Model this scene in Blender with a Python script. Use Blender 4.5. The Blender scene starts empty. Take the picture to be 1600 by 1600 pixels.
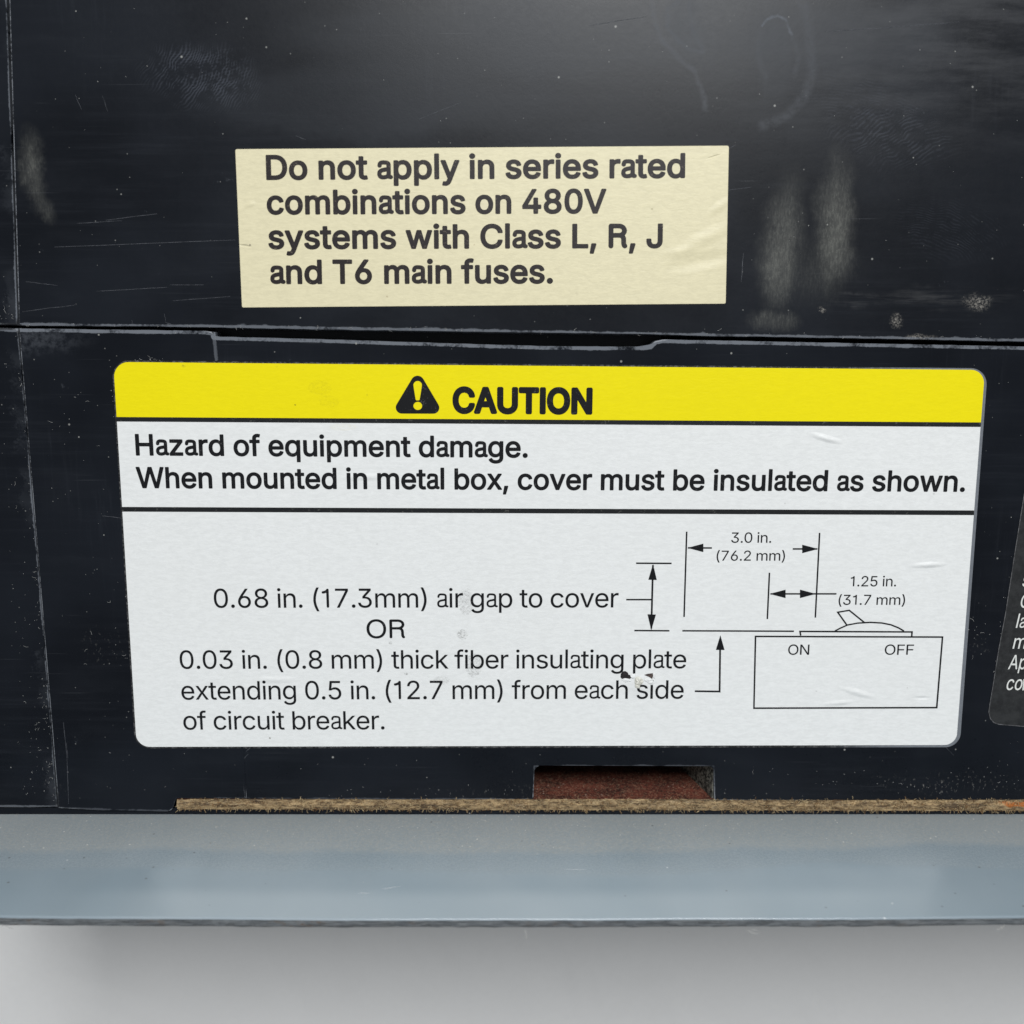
import bpy, bmesh, math, random
from mathutils import Vector, Matrix
from mathutils.geometry import tessellate_polygon

R = math.radians
random.seed(7)
sc = bpy.context.scene
COL = sc.collection

# ---------------------------------------------------------------- camera
# The breaker lies on its side on a white table; the phone looks down on that side.
FACE_Z = 0.080                 # height of the breaker's side above the table
DIST = 0.1604                  # phone to side, straight down
CAM = Vector((0.0, 0.083, FACE_Z + DIST))
PITCH = R(11.0)
cam_data = bpy.data.cameras.new('camera')
cam = bpy.data.objects.new('camera', cam_data)
COL.objects.link(cam)
cam.location = CAM
cam.rotation_euler = (-PITCH, 0, 0)
cam_data.lens = 36.0
cam_data.sensor_width = 36.0
cam_data.clip_start = 0.005
cam_data.clip_end = 20
cam_data.dof.use_dof = True
cam_data.dof.focus_distance = 0.1655
cam_data.dof.aperture_fstop = 17.0
sc.camera = cam

# ---------------------------------------------------------------- light
w = bpy.data.worlds.new('World')
sc.world = w
w.use_nodes = True
bg = w.node_tree.nodes['Background']
bg.inputs[0].default_value = (0.92, 0.96, 1.0, 1)
bg.inputs[1].default_value = 0.25

def area(name, loc, target, sx, sy, power, color):
    d = bpy.data.lights.new(name, 'AREA')
    d.shape = 'RECTANGLE'
    d.size, d.size_y = sx, sy
    d.energy = power
    d.color = color
    o = bpy.data.objects.new(name, d)
    COL.objects.link(o)
    o.location = loc
    o.rotation_euler = (Vector(target) - Vector(loc)).to_track_quat('-Z', 'Y').to_euler()
    return o
area('window_light', (0.12, 0.755, 0.985), (0, 0.0, 0.07), 0.50, 0.42, 13.4, (0.975, 0.99, 1.0))
sc.view_settings.view_transform = 'Standard'
sc.view_settings.look = 'None'
sc.view_settings.exposure = 0.0
sc.view_settings.gamma = 1.0

# ---------------------------------------------------------------- frames
def frame(origin, lean):
    """plane whose x runs right, y runs up the side, z stands out of it"""
    c, s = math.cos(lean), math.sin(lean)
    m = Matrix(((1, 0, 0), (0, c, s), (0, -s, c))).to_4x4()
    m.translation = origin
    return m

CAMROT = Matrix.Rotation(-PITCH, 3, 'X')
def ray(px, py):
    return CAMROT @ Vector(((px - 800) / 1600, (800 - py) / 1600, -1))

def on(fr, px, py, h=0.0):
    """where the surface at height h of a frame is measured, in that frame"""
    inv = fr.inverted()
    o = inv @ CAM
    d = inv.to_3x3() @ ray(px, py)
    t = (h - o.z) / d.z
    p = o + d * t
    return (p.x, p.y)

LOWER = frame(Vector((0, 0, FACE_Z)), R(1.0))
_s = on(LOWER, 800, 520)
UPPER = frame(LOWER @ Vector((0, _s[1], 0.0)), R(5.0))
PLATE = Matrix(((1, 0, 0, 0), (0, 0, 1, 0), (0, 1, 0, FACE_Z), (0, 0, 0, 1)))   # unused axes swap, kept for marks on the plate
PLATE = Matrix(((1, 0, 0, 0), (0, 0, 1, 0), (0, -1, 0, FACE_Z), (0, 0, 0, 1)))
# PLATE frame: x right, y down towards the table, z out of the plate (world +Y)

def L(px, py, h=0.0): return on(LOWER, px, py, h)
def U(px, py, h=0.0): return on(UPPER, px, py, h)
def P(px, py, h=0.0): return on(PLATE, px, py, h)

# ---------------------------------------------------------------- node helper
class NT:
    def __init__(s, name):
        s.m = bpy.data.materials.new(name)
        s.m.use_nodes = True
        s.t = s.m.node_tree
        s.bsdf = s.t.nodes['Principled BSDF']
        s.out = s.t.nodes['Material Output']
        s.co = s.t.nodes.new('ShaderNodeTexCoord').outputs['Object']
        sep = s.t.nodes.new('ShaderNodeSeparateXYZ')
        s.link(s.co, sep.inputs[0])
        s.u, s.v, s.w = sep.outputs
    def link(s, a, b): s.t.links.new(a, b)
    def put(s, sock, val):
        if isinstance(val, bpy.types.NodeSocket): s.link(val, sock)
        else: sock.default_value = val
    def math(s, op, a, b=0.0, c=None, clamp=False):
        n = s.t.nodes.new('ShaderNodeMath'); n.operation = op; n.use_clamp = clamp
        s.put(n.inputs[0], a); s.put(n.inputs[1], b)
        if c is not None: s.put(n.inputs[2], c)
        return n.outputs[0]
    def add(s, a, b): return s.math('ADD', a, b)
    def mul(s, a, b): return s.math('MULTIPLY', a, b)
    def sub(s, a, b): return s.math('SUBTRACT', a, b)
    def sat(s, a): return s.math('ADD', a, 0.0, clamp=True)
    def ramp(s, x, lo, hi, a=0.0, b=1.0):
        n = s.t.nodes.new('ShaderNodeMapRange'); n.interpolation_type = 'SMOOTHSTEP'
        s.put(n.inputs[0], x)
        for i, q in enumerate((lo, hi, a, b)): s.put(n.inputs[i + 1], q)
        return n.outputs[0]
    def scaled(s, sx, sy, sz, rot=0.0, off=(0, 0, 0)):
        n = s.t.nodes.new('ShaderNodeMapping')
        s.link(s.co, n.inputs[0])
        n.inputs['Scale'].default_value = (sx, sy, sz)
        n.inputs['Rotation'].default_value = (0, 0, rot)
        n.inputs['Location'].default_value = off
        return n.outputs[0]
    def noise(s, vec, scale=1.0, detail=3.0, rough=0.55, dist=0.0):
        n = s.t.nodes.new('ShaderNodeTexNoise')
        s.put(n.inputs['Vector'], vec)
        n.inputs['Scale'].default_value = scale
        n.inputs['Detail'].default_value = detail
        n.inputs['Roughness'].default_value = rough
        n.inputs['Distortion'].default_value = dist
        return n.outputs[0]
    def dots(s, scale, size, chance, stretch=(1, 1, 1)):
        """sparse specks"""
        n = s.t.nodes.new('ShaderNodeTexVoronoi')
        s.link(s.scaled(*stretch), n.inputs['Vector'])
        n.inputs['Scale'].default_value = scale
        sep = s.t.nodes.new('ShaderNodeSeparateColor')
        s.link(n.outputs['Color'], sep.inputs[0])
        pick = s.math('GREATER_THAN', sep.outputs[0], 1 - chance)
        r = s.mul(sep.outputs[1], size)
        return s.mul(pick, s.ramp(n.outputs['Distance'], s.mul(r, 0.5), s.add(r, 0.02), 1.0, 0.0))
    def ell(s, cx, cy, rx, ry, soft=1.0, rot=0.0):
        du, dv = s.sub(s.wu(), cx), s.sub(s.wv(), cy)
        if rot:
            c, q = math.cos(rot), math.sin(rot)
            du, dv = s.add(s.mul(du, c), s.mul(dv, q)), s.sub(s.mul(dv, c), s.mul(du, q))
        a = s.math('DIVIDE', du, rx); b = s.math('DIVIDE', dv, ry)
        d = s.math('SQRT', s.add(s.mul(a, a), s.mul(b, b)))
        return s.ramp(d, 1 - soft, 1.0, 1.0, 0.0), d
    warp_amp = 1.0
    def wu(s):
        if not hasattr(s, '_wu'): s._warp()
        return s._wu
    def wv(s):
        if not hasattr(s, '_wu'): s._warp()
        return s._wv
    def _warp(s):
        k = s.warp_amp
        def wob(base, off):
            a = s.mul(s.sub(s.noise(s.scaled(150, 150, 150, 0, off), 1, 2, 0.5), 0.5), 3.6 * MM * k)
            b = s.mul(s.sub(s.noise(s.scaled(800, 800, 800, 0, off), 1, 3, 0.7), 0.5), 1.6 * MM * k)
            return s.add(base, s.add(a, b))
        s._wu = wob(s.u, (3.1, 0, 7.7)); s._wv = wob(s.v, (0, 9.3, 2.2))
    def path_dist(s, pts, warped=0.0):
        """distance to a polyline drawn on the surface"""
        u, v = s.u, s.v
        if warped:
            u = s.add(u, s.mul(s.sub(s.noise(s.scaled(500, 500, 500), 1, 3, 0.6), 0.5), warped))
            v = s.add(v, s.mul(s.sub(s.noise(s.scaled(500, 500, 500, 0, (8, 8, 8)), 1, 3, 0.6), 0.5), warped))
        best = None
        for (x0, y0), (x1, y1) in zip(pts[:-1], pts[1:]):
            dx, dy = x1 - x0, y1 - y0
            l2 = dx * dx + dy * dy
            if l2 < 1e-12: continue
            pu, pv = s.sub(u, x0), s.sub(v, y0)
            t = s.math('MULTIPLY_ADD', pv, dy / l2, s.mul(pu, dx / l2), clamp=True)
            eu = s.math('MULTIPLY_ADD', t, -dx, pu); ev = s.math('MULTIPLY_ADD', t, -dy, pv)
            d = s.add(s.mul(eu, eu), s.mul(ev, ev))
            best = d if best is None else s.math('MINIMUM', best, d)
        return s.math('SQRT', best)
    def mix(s, f, a, b):
        n = s.t.nodes.new('ShaderNodeMix'); n.data_type = 'RGBA'
        s.put(n.inputs[0], f)
        for i, c in ((6, a), (7, b)):
            if isinstance(c, tuple) and len(c) == 3: c = (*c, 1)
            s.put(n.inputs[i], c)
        return n.outputs[2]
    def bump(s, h, dist, strength=1.0):
        n = s.t.nodes.new('ShaderNodeBump')
        n.inputs['Strength'].default_value = strength
        n.inputs['Distance'].default_value = dist
        s.put(n.inputs['Height'], h)
        s.link(n.outputs[0], s.bsdf.inputs['Normal'])
    def finish(s, color, rough, spec=0.5, metal=0.0):
        if isinstance(color, tuple) and len(color) == 3: color = (*color, 1)
        s.put(s.bsdf.inputs['Base Color'], color)
        s.put(s.bsdf.inputs['Roughness'], rough)
        s.bsdf.inputs['Specular IOR Level'].default_value = spec
        s.bsdf.inputs['Metallic'].default_value = metal
        return s.m
MM = 0.001

def plastic(name, kind):
    n = NT(name)
    big = n.noise(n.co, 38, 3, 0.5)
    fine = n.noise(n.co, 2600, 3, 0.6)
    grain = n.noise(n.co, 900, 4, 0.7)
    col = n.mix(n.ramp(big, 0.35, 0.7), (0.0045, 0.0058, 0.0088), (0.0086, 0.0108, 0.0155))
    rough = n.add(n.mul(big, 0.12), n.add(n.mul(grain, 0.08), 0.19))
    haze = n.mul(n.ramp(n.noise(n.scaled(60, 150, 60), 1, 4, 0.6), 0.48, 0.75), 0.20)
    # fine scratches in three directions
    scr = None
    for k, (rot, sx, sy) in enumerate(((0.05, 26, 2300), (-0.10, 40, 3000), (1.35, 45, 2400))):
        a = n.noise(n.scaled(sx, sy, 1, rot, (k * 3.1, k * 1.7, 0)), 1, 2, 0.5)
        m = n.ramp(n.noise(n.co, 45 + 20 * k, 2, 0.5), 0.50, 0.68)
        a = n.mul(n.ramp(a, 0.69, 0.80), m)
        scr = a if scr is None else n.math('MAXIMUM', scr, a)
    scr = n.mul(scr, 0.5)
    dots = n.math('MAXIMUM', n.dots(700, 0.16, 0.05), n.mul(n.dots(1700, 0.22, 0.04), 0.6))
    edge = None
    def band(x, lo, hi, amp, freq=1500):
        k = n.ramp(x, lo, hi, 1.0, 0.0)
        q = n.noise(n.co, freq, 4, 0.7)
        lo_ = n.noise(n.co, 190, 3, 0.6)
        return n.mul(n.ramp(n.add(k, n.add(n.mul(n.sub(q, 0.5), 1.3), n.mul(n.sub(lo_, 0.56), 2.2))), 0.45, 0.9), amp)
    def line_dist(fr, a, b):
        (x0, y0), (x1, y1) = a, b
        sl = (y1 - y0) / (x1 - x0)
        return n.sub(n.v, n.add(n.mul(n.sub(n.u, x0), sl), y0))
    def side_dist(a, b):
        (x0, y0), (x1, y1) = a, b
        sl = (x1 - x0) / (y1 - y0)
        return n.sub(n.u, n.add(n.mul(n.sub(n.v, y0), sl), x0))
    extra = []        # (mask, colour)
    if kind == 'upper':
        d = n.path_dist([U(0, 508.5), U(335, 511.5), U(700, 517.5), U(1110, 525), U(1600, 533.5), U(1750, 537)])
        edge = n.math('MAXIMUM', band(d, 0.0, 1.0 * MM, 0.6, 800), n.mul(band(d, 0.3 * MM, 0.55 * MM, 0.8, 1500), 0.8))
        wipe = n.noise(n.scaled(1100, 500, 1, 0.5), 1, 4, 0.75)
        hair = n.math('MAXIMUM', n.noise(n.scaled(3400, 800, 1, 0.35, (0, 0, 0)), 1, 4, 0.8, 0.6), n.noise(n.scaled(3200, 900, 1, -0.35, (4, 4, 0)), 1, 4, 0.8, 0.6))
        # rubbed, dusty streaks right of the cream sticker, some painted-in window reflections
        q = n.noise(n.co, 1300, 5, 0.75)
        for (x, y, rx, ry, amp, rot) in ((1306, 350, 38, 135, 0.74, 0.03), (1222, 375, 42, 132, 0.66, -0.13), (1262, 420, 100, 72, 0.20, 0.0), (1218, 430, 30, 60, 0.42, 0), (1308, 395, 24, 60, 0.42, 0),
                                         (1210, 500, 52, 22, 0.75, 0.0), (50, 265, 24, 78, 0.8, 0.12), (75, 330, 16, 26, 0.35, 0.3)):
            c = U(x, y)
            m, _ = n.ell(c[0], c[1], rx * 0.102 * MM, ry * 0.102 * MM, 0.95, rot)
            m = n.mul(m, n.mul(n.add(0.34, n.mul(n.ramp(hair, 0.46, 0.72), n.add(0.1, n.mul(q, 0.9)))), n.ramp(n.noise(n.scaled(260, 90, 1), 1, 3, 0.6), 0.3, 0.6, 0.5, 1.15)))
            extra.append((n.mul(m, amp), (0.150, 0.152, 0.136)))
        for (x, y, rx, ry) in ((1402, 500, 14, 14), (1524, 472, 24, 16), (1290, 481, 8, 6), (1430, 528, 40, 8)):
            c = U(x, y)
            m, _ = n.ell(c[0], c[1], rx * 0.102 * MM, ry * 0.102 * MM, 0.9)
            extra.append((n.mul(n.mul(m, n.ramp(n.noise(n.co, 2600, 4, 0.8), 0.44, 0.60)), 0.85), (0.24, 0.225, 0.20)))
        # wiped streaks low on the right
        for (x, y, rx, ry) in ((1470, 470, 150, 26), (1350, 470, 90, 12)):
            c = U(x, y)
            m, _ = n.ell(c[0], c[1], rx * 0.102 * MM, ry * 0.102 * MM, 0.9)
            s_ = n.noise(n.scaled(90, 900, 1, 0.02), 1, 4, 0.7)
            extra.append((n.mul(n.mul(m, n.ramp(s_, 0.42, 0.72)), 0.22), (0.12, 0.12, 0.12)))
        # fingerprints
        for (x, y, rx, ry, fx, fy, amp, per) in ((318, 118, 112, 60, 60, 40, 0.55, 0.46), (330, 112, 90, 46, 150, -260, 0.25, 0.55), (1390, 210, 130, 62, 1500, 330, 0.30, 0.62), (1330, 150, 150, 50, 1250, 430, 0.16, 0.7),
                                                (1480, 360, 110, 60, 1400, 480, 0.14, 0.6)):
            c = U(x, y); f = U(fx, fy)
            m, _ = n.ell(c[0], c[1], rx * 0.102 * MM, ry * 0.102 * MM, 0.7, -0.2)
            warp = n.mul(n.sub(n.noise(n.co, 110, 3, 0.55), 0.5), 6 * MM)
            du = n.sub(n.u, f[0]); dv = n.sub(n.v, f[1])
            rr = n.add(n.math('SQRT', n.add(n.mul(du, du), n.mul(n.mul(dv, dv), 1.8))), warp)
            ridge = n.math('SINE', n.mul(rr, 2 * math.pi / (per * MM)))
            br = n.ramp(n.noise(n.co, 420, 4, 0.75), 0.40, 0.62)
            m = n.mul(m, n.mul(br, n.ramp(ridge, -0.3, 0.9)))
            extra.append((n.mul(m, amp), (0.052, 0.060, 0.080)))
        # dried water marks
        for pts, wd, amp in (([(1018, -10), (1022, 30), (1034, 62), (1062, 92), (1086, 112), (1098, 145), (1103, 170)], 0.45, 0.30),
                             ([(1060, 2), (1044, 14), (1044, 45), (1062, 64), (1080, 78), (1098, 82)], 0.35, 0.32), ([(1076, 6), (1080, 40), (1090, 62), (1100, 78)], 0.4, 0.22),
                             ([(1250, -10), (1262, 30), (1266, 70), (1270, 110), (1258, 150), (1232, 180), (1190, 196)], 0.8, 0.24),
                             ([(1190, 40), (1200, 30), (1214, 24), (1226, 30), (1232, 44), (1236, 54)], 0.22, 0.75), ([(1188, 50), (1184, 90), (1196, 120)], 0.5, 0.16), ([(1238, 56), (1248, 90), (1240, 120)], 0.4, 0.16)):
            d = n.path_dist([U(*q) for q in pts], 0.9 * MM)
            ring = n.ramp(d, 0.0, wd * 1.5 * MM, 1.0, 0.0)
            extra.append((n.mul(n.mul(ring, n.ramp(grain, 0.25, 0.65)), amp * (1.25 if wd < 0.3 else 0.85)), (0.13, 0.14, 0.16)))
        for (x, y, rx, ry) in ((1212, 90, 34, 75), (1070, 40, 34, 50), (1140, 30, 110, 110), (1330, 60, 200, 60), (800, 60, 420, 70), (560, 160, 300, 70)):
            c = U(x, y)
            m, _ = n.ell(c[0], c[1], rx * 0.102 * MM, ry * 0.102 * MM, 0.5)
            extra.append((n.mul(m, 0.10), (0.075, 0.085, 0.10)))
        # general film towards the top right
        c = U(1500, 30)
        m, _ = n.ell(c[0], c[1], 60 * MM, 26 * MM, 0.9)
        extra.append((n.mul(n.mul(m, n.ramp(n.noise(n.scaled(60, 260, 1, 0.06), 1, 5, 0.7), 0.35, 0.7)), 0.32), (0.075, 0.078, 0.085)))
    if kind == 'lower':
        d = n.path_dist([L(20, 513), L(318, 517), L(333, 519), L(335, 526), L(500, 530), L(700, 536.5), L(850, 541), L(1005, 542), L(1016, 540), L(1024, 533), L(1036, 530.5), L(1400, 537.5), L(1750, 544.5)])
        edge = n.math('MAXIMUM', band(d, 0.25 * MM, 0.95 * MM, 0.55, 700), band(d, 0.45 * MM, 0.65 * MM, 0.85, 2200))
        d = n.path_dist([L(334, 519), L(338, 562)])
        edge = n.math('MAXIMUM', edge, band(d, 0.1 * MM, 0.5 * MM, 0.42, 1300))
        d = n.path_dist([L(835, 1249), L(835, 1197), L(1115, 1197), L(1116, 1250)])
        edge = n.math('MAXIMUM', edge, band(d, 0.0, 0.5 * MM, 0.30, 1300))
        d = n.path_dist([L(90, 1263), L(268, 1267), L(276, 1248), L(800, 1249)])
        edge = n.math('MAXIMUM', edge, band(d, 0.0, 0.5 * MM, 0.25, 1300))
        c = L(30, 530)
        m, _ = n.ell(c[0], c[1], 14 * MM, 3 * MM, 0.9)
        extra.append((n.mul(n.mul(m, n.ramp(grain, 0.35, 0.65)), 0.30), (0.12, 0.13, 0.15)))
        # dust kicked up along the bottom and beside the black label
        for (x, y, rx, ry, amp) in ((1480, 1225, 160, 26, 0.85), (900, 1235, 300, 18, 0.5), (1530, 1005, 30, 26, 0.55), (60, 1240, 60, 26, 0.5), (160, 1010, 60, 40, 0.35)):
            c = L(x, y)
            m, _ = n.ell(c[0], c[1], rx * 0.102 * MM, ry * 0.102 * MM, 0.9)
            extra.append((n.mul(n.mul(m, n.ramp(n.noise(n.scaled(1, 0.6, 1), 1900, 3, 0.7), 0.58, 0.72)), amp), (0.20, 0.195, 0.18)))
    if kind in ('end_upper', 'end_lower'):
        if kind == 'end_upper': d = n.math('ABSOLUTE', side_dist(U(9, 0), U(26, 508)))
        else: d = n.math('ABSOLUTE', side_dist(L(27, 515), L(89, 1262)))
        edge = n.add(band(d, 0.0 * MM, 0.5 * MM, 0.6, 1700), n.mul(band(d, 0.0, 5 * MM, 0.12, 2200), n.ramp(n.noise(n.co, 120, 2), 0.4, 0.7)))
        if kind == 'end_lower':
            dt = n.path_dist([L(-20, 512), L(30, 513.5)])
            edge = n.math('MAXIMUM', edge, band(dt, 0.4 * MM, 0.7 * MM, 0.7, 1500))
            dt = n.path_dist([L(-20, 1262), L(90, 1263)])
            edge = n.math('MAXIMUM', edge, band(dt, 0.2 * MM, 0.5 * MM, 0.5, 1500))
    film = n.mul(n.ramp(n.noise(n.scaled(30, 700, 1, 0.10), 1, 5, 0.75), 0.46, 0.74), n.ramp(n.noise(n.co, 26, 3, 0.5), 0.42, 0.66))
    film = n.add(film, n.mul(n.ramp(n.noise(n.scaled(900, 60, 1, 0.25), 1, 5, 0.75), 0.50, 0.76), n.ramp(n.noise(n.scaled(30, 30, 30, 0, (5, 5, 5)), 1, 3, 0.5), 0.46, 0.68)))
    col = n.mix(n.mul(film, 0.085), col, (0.070, 0.078, 0.095))
    f = n.mul(haze, 0.35)
    col = n.mix(f, col, (0.040, 0.044, 0.052))
    for m, c in extra: col = n.mix(m, col, c)
    if edge is not None: col = n.mix(n.sat(edge), col, (0.175, 0.19, 0.215))
    col = n.mix(scr, col, (0.075, 0.08, 0.09))
    col = n.mix(n.mul(dots, 0.7), col, (0.35, 0.35, 0.33))
    n.bump(n.add(n.mul(fine, 0.3), n.add(n.mul(grain, 0.7), n.mul(scr, -0.8))), 0.02 * MM, 0.4)
    for m, c in extra: rough = n.add(rough, n.mul(m, 0.25))
    return n.finish(col, n.sat(rough), 0.17)

M = {}
M['upper'] = plastic('black plastic cover', 'upper')
M['lower'] = plastic('black plastic housing', 'lower')
M['end_upper'] = plastic('black plastic end upper', 'end_upper')
M['end_lower'] = plastic('black plastic end lower', 'end_lower')
M['core'] = plastic('black plastic inside', 'core')

def worn():
    n = NT('worn edge')
    a = n.noise(n.scaled(0.5, 1, 1), 1500, 4, 0.7)
    b = n.noise(n.co, 160, 2, 0.5)
    f = n.ramp(n.add(a, n.mul(n.sub(b, 0.5), 0.7)), 0.36, 0.62)
    n.bump(a, 0.06 * MM, 0.8)
    return n.finish(n.mix(f, (0.02, 0.022, 0.026), (0.24, 0.255, 0.28)), 0.6, 0.4)
M['worn'] = worn()

def paper(name, colour, fibre, gloss, wrinkles=(), stains=(), fr='lower', spec=0.35, fleck=0.0):
    n = NT(name)
    a = n.noise(n.scaled(520, 1500, 500, 0.03), 1, 5, 0.68, 0.5)
    b = n.noise(n.scaled(1300, 3000, 1300, -0.04), 1, 3, 0.65, 0.5)
    c = n.noise(n.co, 45, 3, 0.5)
    f = n.ramp(n.add(n.mul(a, 0.6), n.mul(b, 0.4)), 0.36, 0.64)
    dark = tuple(x * (1 - fibre) for x in colour)
    col = n.mix(f, dark, colour)
    col = n.mix(n.mul(n.ramp(c, 0.4, 0.7), 0.12), col, tuple(x * y for x, y in zip(colour, (0.9, 0.9, 0.88))))
    col = n.mix(n.mul(n.dots(520, 0.10, 0.012), 0.7), col, (0.12, 0.10, 0.07))
    n.warp_amp = 0.12
    conv = L if fr == 'lower' else U
    h = n.add(a, n.mul(b, 0.6))
    for (x, y, rx, ry, amp, col_) in stains:
        cc = conv(x, y)
        m, _ = n.ell(cc[0], cc[1], rx * 0.1 * MM, ry * 0.1 * MM, 0.9)
        q = n.noise(n.scaled(2200, 3000, 1), 1, 5, 0.85)
        col = n.mix(n.mul(n.ramp(n.mul(n.ramp(m, 0, 0.6), q), 0.42, 0.66), amp), col, col_)
    for (x, y, rx, ry, rot, amp) in wrinkles:
        cc = conv(x, y)
        m, _ = n.ell(cc[0], cc[1], rx * 0.1 * MM, ry * 0.1 * MM, 1.0, rot)
        h = n.add(h, n.mul(m, amp))
    n.bump(h, 0.045 * MM, 0.55)
    return n.finish(col, gloss, spec)

G_ = (0.16, 0.16, 0.15)
M['cream'] = paper('cream paper', (0.735, 0.672, 0.450), 0.10, 0.42, fr='upper',
    wrinkles=((1102, 372, 56, 15, 0.45, 4.5), (1095, 408, 70, 16, 0.2, -5), (1125, 322, 28, 10, 0.6, 3.0), (384, 384, 12, 2.5, -0.15, -7), (390, 320, 12, 7, 0.5, 3), (1115, 245, 14, 2, 0.3, -4),
              (1065, 393, 40, 11, 0.15, 3.0)),
    stains=((605, 465, 3, 4, 0.9, (0.3, 0.22, 0.12)), (740, 383, 3.5, 3.5, 0.8, (0.35, 0.28, 0.15)), (1019, 327, 3, 3, 0.8, (0.4, 0.35, 0.2)), (902, 459, 4, 3, 0.6, (0.35, 0.3, 0.2))))
M['white'] = paper('white vinyl', (0.815, 0.825, 0.815), 0.085, 0.38,
    wrinkles=((1290, 684, 34, 7, -0.25, 8), (1450, 882, 34, 6, 0.05, 7), (1340, 1082, 38, 7, -0.3, 6), (1310, 1098, 34, 6, 0.1, 5), (1000, 1068, 40, 26, 0.0, 7), (430, 1062, 44, 8, 0, 5),
              (1440, 1090, 20, 4, 0, -4), (570, 745, 50, 7, 0, 4)),
    stains=((728, 940, 22, 40, 0.55, G_), (722, 992, 16, 16, 0.75, G_), (740, 1040, 24, 36, 0.6, G_), (690, 1062, 24, 14, 0.4, G_), (610, 1004, 5, 5, 0.8, G_), (635, 1052, 6, 4, 0.9, G_), (536, 667, 40, 10, 0.25, (0.75, 0.68, 0.35)),
            (1458, 772, 3, 3, 0.8, G_), (1226, 786, 4, 2, 0.7, G_), (1275, 1080, 3, 2, 0.8, G_), (590, 850, 3, 2, 0.8, G_)))
M['yellow'] = paper('yellow print', (0.86, 0.735, 0.0015), 0.04, 0.45, spec=0.22,
    stains=((500, 606, 34, 22, 0.22, (0.30, 0.24, 0.01)), (514, 628, 30, 18, 0.2, (0.30, 0.24, 0.01)), (461, 633, 3, 3, 0.95, (0.08, 0.07, 0.01)), (286, 572, 6, 4, 0.8, (0.15, 0.12, 0.02)), (432, 573, 4, 3, 0.7, (0.2, 0.17, 0.02)),
            (573, 617, 3, 3, 0.7, (0.2, 0.17, 0.02)), (1170, 690, 3, 3, 0.5, (0.2, 0.17, 0.02)), (800, 568, 400, 6, 0.2, (0.8, 0.75, 0.3))))

def ink(name, colour, worn_colour, amount):
    n = NT(name)
    a = n.noise(n.co, 3000, 3, 0.6)
    b = n.noise(n.co, 600, 3, 0.6)
    f = n.mul(n.ramp(n.add(a, n.mul(n.sub(b, 0.5), 0.6)), 0.62, 0.75), amount)
    n.bump(a, 0.02 * MM, 0.4)
    return n.finish(n.mix(f, colour, worn_colour), 0.42, 0.25)
M['ink_cream'] = ink('brownish black ink', (0.014, 0.0095, 0.010), (0.16, 0.13, 0.10), 0.5)
M['ink'] = ink('black ink', (0.006, 0.0065, 0.008), (0.12, 0.12, 0.12), 0.4)
M['ink_white'] = ink('white ink', (0.72, 0.73, 0.70), (0.4, 0.4, 0.4), 0.5)
M['symbol_yellow'] = M['yellow']
M['rule'] = ink('black rule ink', (0.012, 0.013, 0.014), (0.10, 0.10, 0.09), 0.7)

def simple(name, a, b, rough, scale=800, spec=0.4, bump=0.03, lo=0.35, hi=0.65):
    n = NT(name)
    q = n.noise(n.co, scale, 5, 0.7)
    n.bump(q, bump * MM, 0.7)
    return n.finish(n.mix(n.ramp(q, lo, hi), a, b), rough, spec)
def margin():
    n = NT('clear sticker margin')
    q = n.noise(n.co, 1500, 4, 0.75)
    side = n.ramp(n.u, 50 * MM, 66 * MM)              # the film sticks out most on the right
    a = n.mix(n.ramp(q, 0.45, 0.65), (0.012, 0.012, 0.013), (0.10, 0.10, 0.10))  # dark film tone doubles as painted shadow along the sticker's top edge
    b = n.mix(q, (0.10, 0.11, 0.125), (0.22, 0.235, 0.26))
    return n.finish(n.mix(side, a, b), 0.35, 0.4)
M['margin'] = margin()
M['blacklabel'] = simple('black label film', (0.012, 0.0125, 0.0135), (0.026, 0.027, 0.028), 0.40, 500, 0.45)
M['label_line'] = simple('label edge', (0.04, 0.04, 0.042), (0.13, 0.13, 0.135), 0.5, 1200)
M['lint'] = simple('lint', (0.30, 0.30, 0.29), (0.55, 0.55, 0.53), 0.8, 900)
M['scratch'] = simple('scratch', (0.035, 0.038, 0.045), (0.10, 0.105, 0.12), 0.6, 1200)
M['torn'] = simple('torn paper', (0.55, 0.54, 0.48), (0.82, 0.81, 0.74), 0.75, 1600, 0.3, 0.12)
M['hole'] = simple('exposed plastic', (0.010, 0.009, 0.010), (0.03, 0.026, 0.026), 0.55, 2500, 0.3, 0.08)
M['brownhole'] = simple('exposed brown layer', (0.05, 0.035, 0.032), (0.11, 0.085, 0.075), 0.6, 2500, 0.3, 0.08)

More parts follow.
